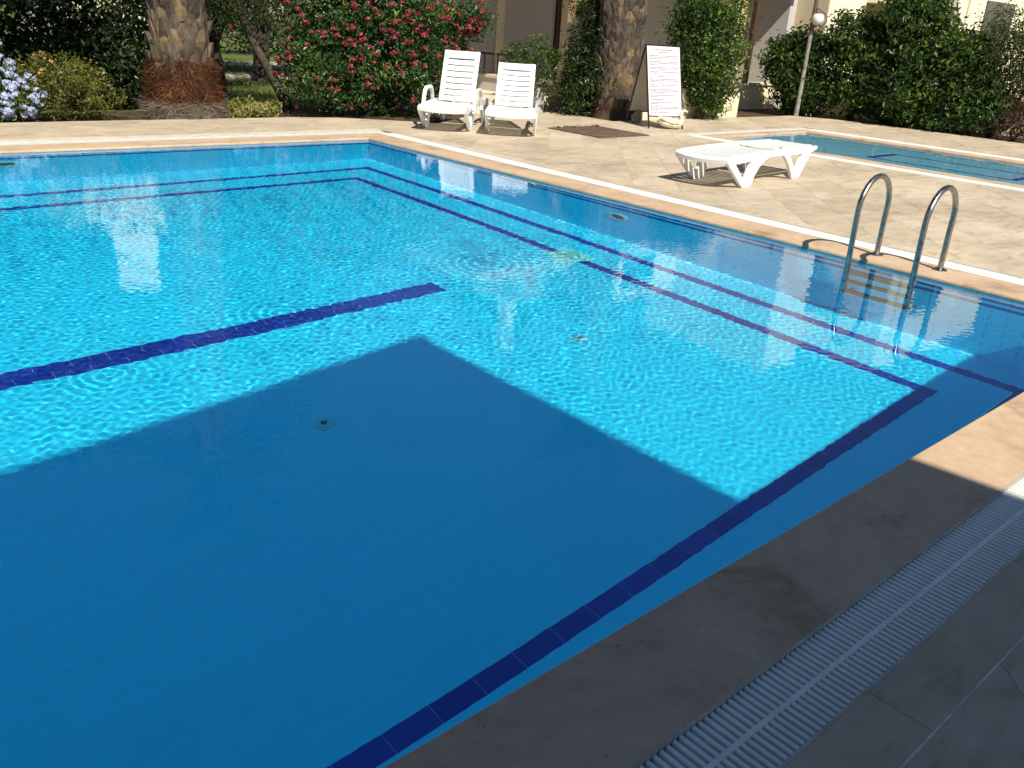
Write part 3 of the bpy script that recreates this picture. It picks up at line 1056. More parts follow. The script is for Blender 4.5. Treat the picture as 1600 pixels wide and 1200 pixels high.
mb.prism_z([(11.98, KY0), (12.016, KY0), (12.016, 9.304), (15.994, 9.304), (15.994, KY0), (16.06, KY0), (16.06, 9.36), (11.98, 9.36)], -0.09, -0.001)
mb.build('grate_kerb', M['deck'], deck)

# ------------------------------------------------------------------ pool ladder
lad = tag(empty('pool_ladder', (6.56, 2.837, 0)), 'stainless steel pool ladder with two looped handrails and dark treads', 'pool ladder')
for sy in (0.2575, -0.2575):
    pts = [(0.24, sy, -0.01), (0.24, sy, 0.14), (0.235, sy, 0.30)]
    for k in range(0, 13):
        a = math.pi * k / 12
        pts.append((0.005 + 0.235 * math.cos(a), sy, 0.40 + 0.245 * math.sin(a)))
    pts += [(-0.225, sy, 0.28), (-0.213, sy, 0.05), (-0.20, sy, -0.2), (-0.185, sy, -0.5), (-0.17, sy, -0.86)]
    rail = MB().tube(pts, 0.0215, 14).build('handrail', M['steel'], lad, smooth=True)
    receiver(rail)
    fl = MB().lathe([(0.055, 0.0), (0.055, 0.006), (0.035, 0.016), (0.023, 0.018)], 0.24, sy, 22).build('flange', M['steel'], lad, smooth=True)
    bp = MB().tube([(-0.172, sy, -0.83), (-0.03, sy, -0.83)], 0.014, 8).build('wall_stop', M['tread'], lad, smooth=True)
    receiver(bp)
for z in (-0.235, -0.50, -0.79):
    xo = -0.198 + (-(z) - 0.2) * 0.05
    tr = MB().box((xo - 0.045, -0.265, z - 0.012), (xo + 0.045, 0.265, z + 0.012))
    for k in range(5):
        tr.box((xo - 0.036 + k * 0.016, -0.225, z + 0.012), (xo - 0.028 + k * 0.016, 0.225, z + 0.0155))
    tr = tr.build('tread', M['tread'], lad, bevel=0.004)
    receiver(tr)

# ------------------------------------------------------------------ sun loungers
def lounger(loc, rz, label, hinge, back_rot, arms, mark=False, W=0.66, blen=0.85):
    t_ = tag(empty('sun_lounger', loc, rz), label, 'sun lounger', 'white plastic sun loungers')
    P = M['plastic']
    h = W / 2
    for sy in (-1, 1):
        y0, y1 = (sy * h, sy * (h - 0.035))
        rail = MB().prism_y([(-0.47, 0.30), (-0.44, 0.352), (-0.36, 0.368), (0.1, 0.378), (0.9, 0.378), (1.78, 0.362), (1.78, 0.322), (1.60, 0.285), (0.98, 0.283), (0.85, 0.295), (0.45, 0.295), (0.3, 0.280), (-0.30, 0.272)], y0, y1)
        rail.build('side_rail', P, t_, bevel=0.008)
        e = 0.003 * sy
        a0, a1 = y0 + e, y1 - e
        front = MB()
        front.prism_y([(-0.48, 0.30), (-0.30, 0.285), (-0.025, 0.07), (-0.02, 0.0), (-0.055, 0.0)][::-1], a0, a1)
        front.prism_y([(-0.055, 0.0), (0.14, 0.0), (0.19, 0.11), (0.28, 0.205), (0.40, 0.27), (0.48, 0.30), (0.10, 0.30), (-0.028, 0.075)], a0 + e, a1 - e)
        front.box((-0.05, min(y0, y1) - 0.0, 0.0), (0.135, max(y0, y1), 0.012))
        front.build('leg', P, t_, bevel=0.005)
        rear = MB()
        rear.prism_y([(0.86, 0.30), (0.95, 0.245), (1.05, 0.165), (1.13, 0.08), (1.19, 0.0), (1.37, 0.0), (1.225, 0.075), (1.13, 0.20), (1.04, 0.285), (1.0, 0.30)], a0, a1)
        rear.prism_y([(1.20, 0.0), (1.37, 0.0), (1.60, 0.285), (1.56, 0.30), (1.40, 0.30), (1.232, 0.075)], a0 + e, a1 - e)
        rear.build('leg', P, t_, bevel=0.005)
    # curved apron across the front
    mb = MB()
    n = 14
    for i in range(n):
        ya, yb = -h + W * i / n, -h + W * (i + 1) / n
        def xf(y_): return -0.47 - 0.045 * (1 - (y_ / h) ** 2)
        def zf(y_): return 0.352 - 0.022 * (1 - (y_ / h) ** 2)
        def zl(y_): return 0.292 - 0.02 * (1 - (y_ / h) ** 2)
        v = []
        for yy in (ya, yb):
            v += [(xf(yy), yy, zl(yy)), (xf(yy) - 0.006, yy, zf(yy) - 0.02), (xf(yy) + 0.012, yy, zf(yy)), (xf(yy) + 0.10, yy, zf(yy) + 0.012), (xf(yy) + 0.10, yy, zf(yy) - 0.004), (xf(yy) + 0.022, yy, zf(yy) - 0.024), (xf(yy) + 0.02, yy, zl(yy))]
        mb.add(v, [(k, (k + 1) % 7, (k + 1) % 7 + 7, k + 7) for k in range(7)])
    mb.build('front_apron', P, t_, smooth=True)
    def slat(parent, s0, s1, dz, sag=0.022, inset=0.030):
        mb_ = MB()
        n_ = 8
        hh = h - inset
        for i in range(n_):
            ya, yb = -hh + 2 * hh * i / n_, -hh + 2 * hh * (i + 1) / n_
            v_ = []
            for yy in (ya, yb):
                z = dz - sag * (1 - (yy / hh) ** 2)
                v_ += [(s0, yy, z - 0.016), (s0, yy, z - 0.002), (s0 + 0.004, yy, z), (s1 - 0.004, yy, z), (s1, yy, z - 0.002), (s1, yy, z - 0.016)]
            mb_.add(v_, [(k, (k + 1) % 6, (k + 1) % 6 + 6, k + 6) for k in range(6)])
        return mb_.build('slat', P, parent, smooth=True)
    seat = MB()
    seat.box((-0.37, -h + 0.034, 0.335), (hinge - 0.02, -h + 0.07, 0.362)).box((-0.37, h - 0.07, 0.335), (hinge - 0.02, h - 0.034, 0.362))
    seat = seat.build('seat', P, t_)
    s_ = -0.375
    while s_ + 0.09 < hinge:
        slat(seat, s_, s_ + 0.072, 0.366)
        s_ += 0.104
    if hinge < 1.6:
        bk = empty('backrest', (hinge, 0, 0.352), 0, t_)
        bk.rotation_euler = (0, -back_rot, 0)
        fr = MB()
        hb = h - 0.075
        for sy in (-1, 1):
            fr.prism_y([(0.0, -0.018), (blen - 0.06, -0.018), (blen, -0.012), (blen, 0.014), (0.0, 0.014)], sy * hb, sy * (hb - 0.075))
        fr.prism_y([(blen - 0.13, -0.016), (blen - 0.002, -0.013), (blen - 0.002, 0.010), (blen - 0.13, 0.010)], -hb + 0.02, hb - 0.02)
        fr.build('frame', P, bk, bevel=0.012)
        s_ = 0.012
        pitch = (blen - 0.145) / 7
        for k in range(7):
            slat(bk, s_, s_ + pitch - 0.018, 0.012, 0.014, 0.135)
            s_ += pitch
        if mark:
            mm = MB()
            for (a, b) in ((-0.13, -0.105), (-0.10, -0.085), (-0.08, -0.06), (-0.045, -0.025), (-0.02, 0.0), (0.005, 0.03)):
                mm.box((blen - 0.085, -0.10 + a, 0.0105), (blen - 0.072, -0.10 + b, 0.0115))
            mm.build('printed_mark', M['ink2'], bk)
        # prop strut behind the backrest
        L = 0.42
        tx = hinge + L * math.cos(back_rot)
        tz = 0.352 + L * math.sin(back_rot) - 0.03
        MB().tube([(tx + 0.01, -0.2, tz), (min(tx + 0.28, 1.5), -0.2, 0.345)], 0.012, 8).tube([(tx + 0.01, 0.2, tz), (min(tx + 0.28, 1.5), 0.2, 0.345)], 0.012, 8).build('prop', P, t_, smooth=True)
        kn = MB()
        kn.tube([(hinge - 0.02, -h + 0.036, 0.385), (hinge - 0.02, -h + 0.010, 0.385)], 0.014, 10)
        kn.build('pivot_knob', M['rail_edge'], t_)
    if arms:
        for sy in (-1, 1):
            y0, y1 = sy * (h + 0.006), sy * (h + 0.055)
            outer = [(-0.02, 0.30), (0.06, 0.46), (0.12, 0.545), (0.22, 0.585), (0.48, 0.59), (0.58, 0.565), (0.66, 0.49), (0.74, 0.30)]
            inner = [(0.67, 0.30), (0.60, 0.46), (0.53, 0.53), (0.44, 0.545), (0.25, 0.54), (0.17, 0.51), (0.12, 0.44), (0.055, 0.30)]
            mb = MB()
            no = len(outer)
            full = outer + inner
            v = [(x_, y0, z_) for x_, z_ in full] + [(x_, y1, z_) for x_, z_ in full]
            f = []
            N = len(full)
            for i in range(no - 1):
                f.append((i, i + 1, N - 2 - i, N - 1 - i))
                f.append((N + i, N + N - 1 - i, N + N - 2 - i, N + i + 1))
            for i in range(N):
                f.append((i, i + N, (i + 1) % N + N, (i + 1) % N))
            mb.add(v, f)
            mb.box((0.0, min(y0, y1), 0.25), (0.08, max(y0, y1), 0.31))
            mb.box((0.66, min(y0, y1), 0.25), (0.745, max(y0, y1), 0.31))
            mb.build('armrest', P, t_, bevel=0.007)
    return t_

FA = R(6.1)
fx = Vector((8.505 - 0.0, 5.534)) + Vector((-math.sin(FA), math.cos(FA))) * 0.33
lounger((fx.x, fx.y, 0), FA, 'white plastic sun lounger folded flat between the two pools', 0.82, 0.0, False, blen=0.96)
LA = R(41)
nL = Vector((-math.sin(LA), math.cos(LA)))
lo = Vector((8.04, 11.00)) - nL * 0.36
lounger((lo.x, lo.y, 0), LA, 'white sun lounger with armrests and tall raised back beside the red flowered shrub', 0.62, R(60), True, True, W=0.72)
RA = R(46)
nR = Vector((-math.sin(RA), math.cos(RA)))
ro = Vector((8.66, 10.27)) - nR * 0.37
lounger((ro.x, ro.y, 0), RA, 'white sun lounger without armrests, lower raised back, right of the armed one', 0.50, R(47), False, W=0.74, blen=0.83)

# ------------------------------------------------------------------ folding signboard
SA = math.atan2(-0.26, 0.60)
sg = tag(empty('signboard', (12.13, 10.0, 0), SA), 'white A-frame notice board with black frame standing by the palm', 'signboard')
W, H, D = 0.655, 1.34, 0.95
def lean_front(u_, z, off=0.0): return (u_, D / 2 * z / H - off, z)
def quad_panel(name, x0, x1, z0, z1, front, m, th, off):
    s_ = 1 if front else -1
    def pt(x_, z, o_):
        y_ = D / 2 * z / H if front else D - D / 2 * z / H
        return (x_, y_ - s_ * o_, z)
    v = [pt(x0, z0, off), pt(x1, z0, off), pt(x1, z1, off), pt(x0, z1, off), pt(x0, z0, off - th), pt(x1, z0, off - th), pt(x1, z1, off - th), pt(x0, z1, off - th)]
    return MB().add(v, [(0, 1, 2, 3), (7, 6, 5, 4), (0, 4, 5, 1), (1, 5, 6, 2), (2, 6, 7, 3), (3, 7, 4, 0)]).build(name, m, sg)
quad_panel('notice_panel', 0.012, W - 0.012, 0.21, H - 0.012, True, M['board'], 0.008, 0.016)
quad_panel('back_panel', 0.012, W - 0.012, 0.21, H - 0.012, False, M['boardback'], 0.010, 0.0)
for front in (True, False):
    for xa in (0.0, W):
        y0 = 0.0 if front else D
        mb = MB()
        s_ = 0.013
        top = (xa, D / 2, H + 0.012)
        bot = (xa, y0, 0.0)
        mb.tube([bot, top], 0.0165, 4)
        mb.build('leg', M['black'], sg)
for front in (True, False):
    for z in (0.20, H):
        y_ = D / 2 * z / H if front else D - D / 2 * z / H
        MB().tube([(0.0, y_, z), (W, y_, z)], 0.012, 4).build('cross_bar', M['black'], sg)
# faded lines of print, too small to read in the photograph
def print_rows(name, rows_, m):
    mb = MB()
    for (xa, xb, zc, hh, rr) in rows_:
        x_ = xa
        r_ = random.Random(rr)
        while x_ < xb:
            w_ = r_.uniform(0.008, 0.032)
            e_ = min(x_ + w_, xb)
            v = []
            for (xx_, zz_) in ((x_, zc - hh), (e_, zc - hh), (e_, zc + hh), (x_, zc + hh)):
                v.append((xx_, D / 2 * zz_ / H - 0.0172, zz_))
            mb.add(v, [(0, 1, 2, 3)])
            x_ = e_ + r_.uniform(0.004, 0.009)
    o_ = stuff(mb.build(name, m, sg))
    return o_
print_rows('heading_print', [(0.16, 0.50, 1.270, 0.008, 1), (0.24, 0.43, 1.228, 0.008, 2)], M['inkhead'])
ra, rb = [], []
z = 1.175
para = [3, 3, 2, 2, 1, 3, 2, 3, 2, 1, 2, 3, 2]
k = 0
for n_ in para:
    for i in range(n_):
        if z < 0.25:
            break
        xe = 0.60 if i < n_ - 1 else random.uniform(0.18, 0.5)
        (rb if k % 3 == 0 else ra).append((0.045, xe, z, 0.0066, 100 + k))
        z -= 0.0245
        k += 1
    z -= 0.021
print_rows('notice_print', ra + rb, M['ink'])

# swan ornament in front of the board, small stones behind it
sw = tag(empty('swan_ornament', (12.50, 9.80, 0), math.atan2(-0.36, 0.60)), 'weathered white stone swan ornament sitting at the foot of the notice board', 'garden ornament')
def skin_body(name, joints, m, parent, sub=2):
    me = bpy.data.meshes.new(name)
    me.from_pydata([j_[0] for j_ in joints], [(i, i + 1) for i in range(len(joints) - 1)], [])
    o_ = mk(name, me, m, parent)
    md = o_.modifiers.new('skin', 'SKIN')
    for i, j_ in enumerate(joints):
        me.skin_vertices[0].data[i].radius = j_[1]
    me.skin_vertices[0].data[2].use_root = True
    ms = o_.modifiers.new('sub', 'SUBSURF')
    ms.levels = ms.render_levels = sub
    return o_
skin_body('body', [((-0.27, 0, 0.17), (0.018, 0.03)), ((-0.20, 0, 0.13), (0.055, 0.05)), ((-0.08, 0, 0.095), (0.105, 0.09)), ((0.06, 0, 0.09), (0.105, 0.085)), ((0.155, 0, 0.10), (0.075, 0.07)), ((0.175, 0, 0.17), (0.042, 0.042)), ((0.145, 0, 0.24), (0.032, 0.032)), ((0.15, 0, 0.30), (0.03, 0.03)), ((0.195, 0, 0.325), (0.035, 0.033)), ((0.235, 0, 0.31), (0.018, 0.02)), ((0.27, 0, 0.295), (0.010, 0.012))], M['swan'], sw)
for sy in (-1, 1):
    skin_body('wing', [((-0.25, sy * 0.05, 0.19), (0.010, 0.012)), ((-0.16, sy * 0.09, 0.17), (0.018, 0.04)), ((-0.04, sy * 0.105, 0.15), (0.022, 0.055)), ((0.07, sy * 0.10, 0.13), (0.018, 0.04)), ((0.11, sy * 0.09, 0.11), (0.012, 0.02))], M['swan'], sw)
def lump(name, loc, sx, sy, sz, m, label, cat, seed):
    bm = bmesh.new()
    bmesh.ops.create_icosphere(bm, subdivisions=3, radius=1.0)
    r_ = random.Random(seed)
    ph = [(Vector((r_.uniform(-1, 1), r_.uniform(-1, 1), r_.uniform(-1, 1))).normalized(), r_.uniform(2, 5), r_.uniform(0, 6)) for _ in range(9)]
    for v_ in bm.verts:
        d_ = 1 + sum(0.06 * math.sin(f_ * v_.co.dot(a_) * 2 + p_) for a_, f_, p_ in ph)
        v_.co = Vector((v_.co.x * sx * d_, v_.co.y * sy * d_, max(v_.co.z * sz * d_, -0.6 * sz)))
    me = bpy.data.meshes.new(name)
    bm.to_mesh(me)
    bm.free()
    me.polygons.foreach_set('use_smooth', [True] * len(me.polygons))
    o_ = mk(name, me, m)
    o_.location = loc
    return tag(o_, label, cat)
lump('garden_stone', (12.62, 10.72, 0.08), 0.085, 0.08, 0.16, M['rock'], 'rough brown stone under the notice board', 'stone', 3)
lump('garden_stone', (13.02, 10.28, 0.06), 0.10, 0.07, 0.10, M['orange'], 'small orange brown lump on the deck behind the swan', 'stone', 5)

# ------------------------------------------------------------------ square grating in the deck
ht = tag(empty('floor_grating', (10.66, 9.82, 0)), 'dark brown rusty square floor grating in the deck beside the right lounger', 'floor grating')
MB().box((-0.575, -0.585, 0.002), (0.575, 0.585, 0.006)).build('base_plate', M['hatch'], ht)
fr = MB()
for (a, b) in (((-0.58, -0.59), (0.58, -0.55)), ((-0.58, 0.55), (0.58, 0.59)), ((-0.58, -0.55), (-0.54, 0.55)), ((0.54, -0.55), (0.58, 0.55))):
    fr.box((a[0], a[1], 0.004), (b[0], b[1], 0.016))
fr.build('frame', M['hatch'], ht)
for k in range(16):
    y0 = -0.54 + k * 0.0675
    MB().box((-0.538, y0 + 0.008, 0.007), (0.538, y0 + 0.056, 0.0125 + float(rng.uniform(0, 0.004)))).build('slat', M['hatch2'] if k in (1, 2, 4) else M['hatch'], ht)
lv = MB()
for k in range(26):
    x_, y_ = rng.uniform(-0.5, 0.62), rng.uniform(0.50, 0.62)
    a_ = rng.uniform(0, 6.28)
    l_ = rng.uniform(0.02, 0.05)
    c_, s_ = math.cos(a_) * l_, math.sin(a_) * l_
    lv.add([(x_ - c_, y_ - s_, 0.018), (x_ + s_ * .4, y_ - c_ * .4, 0.03), (x_ + c_, y_ + s_, 0.022), (x_ - s_ * .4, y_ + c_ * .4, 0.035)], [(0, 1, 2, 3)])
stuff(lv.build('dry_leaves', M['hatch'], ht))

# ------------------------------------------------------------------ lamp post
lp = tag(empty('lamp_post', (18.27, 10.86, GZ)), 'grey lamp post with a white globe lamp standing in the citrus hedge', 'lamp post')
MB().tube([(0, 0, 0), (0, 0, 1.1), (0, 0, 1.85)], [0.055, 0.047, 0.043], 12).build('pole', M['pole'], lp, smooth=True)
MB().tube([(0, 0, 1.84), (0.0, 0, 2.3), (0.0, 0, 3.1)], [0.05, 0.045, 0.04], 12).build('upper_pole', M['rust'], lp, smooth=True)
arm = [(0.0, 0.0, 2.42), (0.05, -0.07, 2.40), (0.09, -0.13, 2.33), (0.095, -0.14, 2.25), (0.06, -0.10, 2.215)]
MB().tube([(0.0, -0.02, 2.30), (-0.04, -0.12, 2.29), (0.02, -0.26, 2.20), (0.08, -0.28, 2.05), (0.03, -0.14, 1.88), (0.0, -0.02, 1.84)], 0.013, 8).build('bracket', M['rust'], lp, smooth=True)
prof = [(0.132 * math.sin(math.pi * k / 14), 2.09 - 0.132 * math.cos(math.pi * k / 14)) for k in range(1, 14)]
MB().lathe(prof, -0.06, -0.14, 24).build('globe', M['lamp'], lp, smooth=True)
MB().lathe([(0.05, 1.955), (0.06, 1.965), (0.045, 1.985)], -0.06, -0.14, 16).build('globe_collar', M['rust'], lp, smooth=True)
MB().lathe([(0.075, 2.20), (0.06, 2.225), (0.02, 2.24)], -0.06, -0.14, 16).build('globe_cap', M['rust'], lp, smooth=True)

# ------------------------------------------------------------------ buildings
va = tag(empty('terrace_villa', (16, 15, 0)), 'pale villa with shaded ground floor terrace, stone pillars and railing behind the loungers', 'building')
def part(name, a, b, m, parent=va, bev=0.0):
    o_ = MB().box((a[0] - parent.location.x, a[1] - parent.location.y, a[2]), (b[0] - parent.location.x, b[1] - parent.location.y, b[2])).build(name, m, parent, bevel=bev)
    return o_
part('wall', (9.4, 15.0, GZ), (20.0, 15.3, 3.0), M['mauve'])
part('wall', (20.0, 12.56, GZ), (20.28, 15.3, 3.0), M['mauve'])
part('terrace_floor', (9.6, 12.9, GZ), (19.9, 15.0, 0.25), M['cap'])
part('terrace_roof', (10.2, 12.15, 2.80), (19.98, 15.3, 3.05), M['roof'])
part('upper_wall', (12.2, 13.1, 3.05), (14.4, 15.3, 4.0), M['mauve'])
part('upper_wall', (14.4, 12.8, 3.052), (17.2, 15.2, 4.3), M['cream2'])
part('upper_wall', (17.2, 13.6, 3.05), (19.95, 15.3, 4.0), M['beige'])
part('window', (15.2, 12.77, 3.35), (16.3, 12.83, 4.1), M['glass'])
part('corner_pilaster', (12.74, 14.93, 0.25), (12.95, 15.0, 2.8), M['cream'])
part('streak_block', (12.55, 13.9, 4.0), (12.85, 14.2, 5.5), M['cream2'])  # added cream block above the frame, for a pale streak mirrored in the water
# low terrace wall
for (a, b) in (((13.4, 11.12), (16.2, 11.35)), ((16.35, 12.62), (20.0, 12.85))):
    w_ = part('low_wall', (a[0], a[1], GZ), (b[0], b[1], 0.50), M['cream'])
    c_ = part('wall_cap', (a[0] - 0.02, a[1] - 0.04, 0.502), (b[0] + 0.02, b[1] + 0.04, 0.565), M['cap'], bev=0.008)
part('low_wall', (11.86, 12.62, GZ), (12.06, 14.99, 0.50), M['mauve'])  # greyer plaster than the other low walls puts shade into its colour
part('wall_cap', (11.83, 12.58, 0.502), (12.09, 14.99, 0.565), M['cap'], bev=0.008)
part('low_wall', (16.2, 11.12, GZ), (16.35, 12.85, 0.50), M['cream'])
part('low_wall', (13.2, 11.12, GZ), (13.4, 14.9, 0.50), M['cream'])
# railing on the left low wall
rl = empty('railing', (-4.04, -2.40, 0), R(90), va)
MB().box((0.45, -0.02, 0.93), (2.38, 0.02, 0.965)).build('top_bar', M['black'], rl)
for k in range(5):
    MB().box((0.50 + k * 0.41, -0.009, 0.565), (0.518 + k * 0.41, 0.009, 0.93)).build('baluster', M['black'], rl)
# door with curtain
dr = part('door', (14.50, 14.93, 0.25), (15.36, 15.01, 2.35), M['wood'])
part('door_glass', (14.60, 14.915, 0.4), (14.93, 14.93, 2.25), M['curtain'])
part('curtain', (14.60, 14.90, 0.4), (14.80, 14.915, 2.25), M['beige'])
# stone pillars built of single blocks
def pillar(x0, y0, w, ztop, zb, hbl):
    p_ = empty('stone_pillar', (x0 - 16, y0 - 15, 0), 0, va)
    MB().box((0.012, 0.012, zb), (w - 0.012, w - 0.012, ztop)).build('core', M['mortar'], p_)
    z_ = zb
    k_ = 0
    while z_ < ztop - 0.05:
        hh = min(hbl * random.uniform(0.85, 1.15), ztop - z_)
        sp = w * (0.42 if k_ % 2 else 0.60)
        for (a, b) in ((0, sp), (sp, w)):
            pr = random.uniform(0, 0.012)
            MB().box((a + 0.004, -pr, z_ + 0.004), (b - 0.004, w + pr, z_ + hh - 0.004)).build('stone_block', M['stone'], p_, bevel=0.008)
        z_ += hh
        k_ += 1
pillar(17.22, 12.16, 0.46, 2.8, GZ, 0.30)
pillar(12.82, 12.30, 0.62, 2.8, GZ, 0.26)
part('post', (18.30, 12.35, 0.57), (18.40, 12.45, 2.35), M['wood'])
part('post', (13.60, 12.35, GZ), (13.72, 12.47, 2.80), M['beige'])

vb = tag(empty('cream_building', (22, 10, 0)), 'tall cream apartment building with stepped facade behind the right hand hedge', 'building')
def pb(name, a, b, m, bev=0.0): return part(name, a, b, m, vb, bev)
pb('wall', (20.30, 11.70, GZ), (22.0, 16.0, 6.9), M['cream2'])
pb('wall', (22.0, 12.1, GZ), (23.0, 16.0, 6.9), M['beige'])
pb('wall', (23.0, 9.87, GZ), (30.0, 16.0, 6.9), M['cream2'])
pb('wall', (20.285, 11.72, GZ), (20.30, 13.6, 6.88), M['beige'])  # beige skin puts the dimmer light on this side into the colour
pb('balcony', (22.0, 10.8, 2.55), (22.995, 12.1, 2.75), M['cream'])
pb('balcony_wall', (22.0, 10.8, 2.75), (22.995, 10.92, 3.5), M['cream2'])
pb('balcony', (22.0, 10.8, 5.45), (22.995, 12.1, 5.65), M['cream'])
for z in (0.7, 3.4):
    wn_ = pb('window', (22.25, 12.07, z), (22.85, 12.12, z + 1.3), M['glass'])
    wf = pb('window', (24.6, 9.83, z + 0.9), (26.4, 9.88, z + 2.1), M['glass'])
    s_ = MB().box((2.55, -0.22, z + 0.83), (4.45, -0.13, z + 0.90)).build('sill', M['cap'], vb)
MB().tube([(1.55, -0.155, 0.2), (1.55, -0.155, 6.8)], 0.03, 8).build('drain_pipe', M['cap'], vb, smooth=True)
pb('low_wall', (20.7, 1.0, GZ), (20.95, 11.68, 0.62), M['cream'])
pb('end_wall', (27.5, -6.0, GZ), (28.0, 9.8, 5.0), M['cream2'])

fh = tag(empty('reflection_house', (10.5, 34, 0)), 'white house added behind the hedge for the pale patch mirrored in the water', 'building')  # added out of sight, only for its bright reflection in the pool
part('wall', (8.9, 32.0, GZ), (12.4, 37.0, 9.0), M['cream2'], fh)
part('window', (9.3, 31.95, 2.6), (10.1, 32.0, 3.9), M['glass'], fh)
part('window', (11.2, 31.95, 2.6), (12.0, 32.0, 3.9), M['glass'], fh)

# the house whose balcony shades the near corner of the pool (it stands behind the camera)
hs = tag(empty('shading_house', (1.93, 0.09, 0), R(5.0)), 'pale house with a deep balcony slab shading the near corner of the pool', 'building')
MB().box((-9.5, -4.2, 4.0), (0.0, 0.0, 4.25)).build('balcony_slab', M['housewall'], hs)
MB().box((-9.5, -4.6, -0.1), (-1.4, -4.2, 8.0)).build('wall', M['housewall'], hs)
MB().box((-9.5, -4.19, -0.1), (-0.9, -2.9, 3.98)).build('ground_floor', M['housewall'], hs)
MB().box((-9.52, -0.10, 4.25), (0.0, -0.002, 4.3)).build('parapet', M['cream2'], hs)
for k in range(4):
    MB().box((-8.5 + k * 2.0, -2.9, 0.2), (-7.3 + k * 2.0, -2.86, 2.3)).build('window', M['glass'], hs)

# ------------------------------------------------------------------ vegetation
def leaf_arrays(pos, nrm, L, wid, fold=0.12, jitter=0.35, r_=None):
    r_ = r_ or rng
    n = len(pos)
    nrm = nrm / (np.linalg.norm(nrm, axis=1, keepdims=True) + 1e-9)
    t_ = r_.normal(size=(n, 3))
    t_ -= nrm * (t_ * nrm).sum(1, keepdims=True)
    t_ /= np.linalg.norm(t_, axis=1, keepdims=True) + 1e-9
    b_ = np.cross(nrm, t_)
    l_ = (L * (1 + jitter * r_.uniform(-1, 1, n)))[:, None]
    w_ = l_ * wid
    base = pos - t_ * l_ * 0.5
    tip = pos + t_ * l_ * 0.5 - nrm * l_ * 0.12
    lf = pos + b_ * w_ * 0.5 + nrm * l_ * fold
    rt = pos - b_ * w_ * 0.5 + nrm * l_ * fold
    v = np.stack([base, rt, tip, lf], 1).reshape(-1, 3)
    i = (np.arange(n) * 4)[:, None]
    f = np.concatenate([i + np.array([[0, 1, 2]]), i + np.array([[0, 2, 3]])], 0)
    return v, f

def blob_points(blobs, n, r_, lo=0.5, hi=1.0):
    b = np.array(blobs, float)
    vol = (b[:, 3] * b[:, 4] * b[:, 5]) ** (2 / 3)
    k = r_.choice(len(b), n, p=vol / vol.sum())
    d = r_.normal(size=(n, 3))
    d /= np.linalg.norm(d, axis=1, keepdims=True)
    rr = (lo + (hi - lo) * r_.random(n) ** 0.6)[:, None]
    return b[k, :3] + d * rr * b[k, 3:6], d

def foliage(name, blobs, clumps, per, L, clump_r, m, parent, seed, wid=0.45, lo=0.5, zmin=0.02, up=0.35, bright=0.0, flat=0.7, gap=None):
    r_ = np.random.default_rng(seed)
    cp, cd = blob_points(blobs, clumps, r_, lo)
    tone_c = r_.random(clumps)
    idx = np.repeat(np.arange(clumps), per)
    off = r_.normal(size=(len(idx), 3)) * clump_r
    off[:, 2] *= flat
    p = cp[idx] + off
    nr = cd[idx] * 0.7 + r_.normal(size=(len(idx), 3)) * 0.75 + np.array([0, 0, up])
    keep = p[:, 2] > zmin
    p, nr, idx = p[keep], nr[keep], idx[keep]
    if gap is not None:  # opening cut in the crown to let a bright patch mirror in the water
        wp = p + np.array(parent.location)
        rt = wp[:, 0] / wp[:, 1]
        el = (wp[:, 2] + 1.6) / np.hypot(wp[:, 0], wp[:, 1])
        keep = ~((rt > gap[0]) & (rt < gap[1]) & (el > gap[2]) & (el < gap[3]))
        p, nr, idx = p[keep], nr[keep], idx[keep]
    v, f = leaf_arrays(p, nr, L, wid, r_=r_)
    tn = np.clip(tone_c[idx] ** 1.4 * 0.75 + r_.random(len(idx)) * 0.32 + bright, 0, 1)
    return npmesh(name, v, f, m, parent, tone=np.concatenate([tn, tn]))

def stems(parent, base, tops, r0, m, seed, bend=0.15):
    r_ = random.Random(seed)
    mb = MB()
    for tp in tops:
        a, b = Vector(base) + Vector((r_.uniform(-.05, .05), r_.uniform(-.05, .05), 0)), Vector(tp)
        pts, rad = [], []
        for k in range(6):
            u_ = k / 5
            p_ = a.lerp(b, u_) + Vector((r_.uniform(-1, 1), r_.uniform(-1, 1), 0)) * bend * (b - a).length * math.sin(math.pi * u_) * 0.6
            pts.append(p_)
            rad.append(r0 * (1 - 0.75 * u_))
        mb.tube(pts, rad, 7)
    return mb.build('stem', m, parent, smooth=True)

def shrub(name, loc, label, cat, blobs, clumps, per, L, cr_, mat, seed, tops=None, r0=0.03, group=None, bark='bark', **kw):
    s_ = tag(empty(name, loc), label, cat, group)
    foliage('foliage', blobs, clumps, per, L, cr_, M[mat], s_, seed, **kw)
    if tops is None:
        tops = [(b[0] * 0.8, b[1] * 0.8, b[2] + b[5] * 0.3) for b in blobs[:4]]
    stems(s_, (0, 0, 0), tops, r0, M[bark], seed)
    return s_

def flower_proto(name, m, n, rad, L, seed):
    r_ = np.random.default_rng(seed)
    d = r_.normal(size=(n, 3))
    d /= np.linalg.norm(d, axis=1, keepdims=True)
    d[:, 2] = np.abs(d[:, 2]) * 0.9 - 0.15
    v, f = leaf_arrays(d * rad, d + r_.normal(size=(n, 3)) * 0.35, L, 0.8, 0.06, 0.3, r_)
    tn = r_.random(n)
    o_ = npmesh(name, v, f, m, None, tone=np.concatenate([tn, tn]))
    return o_

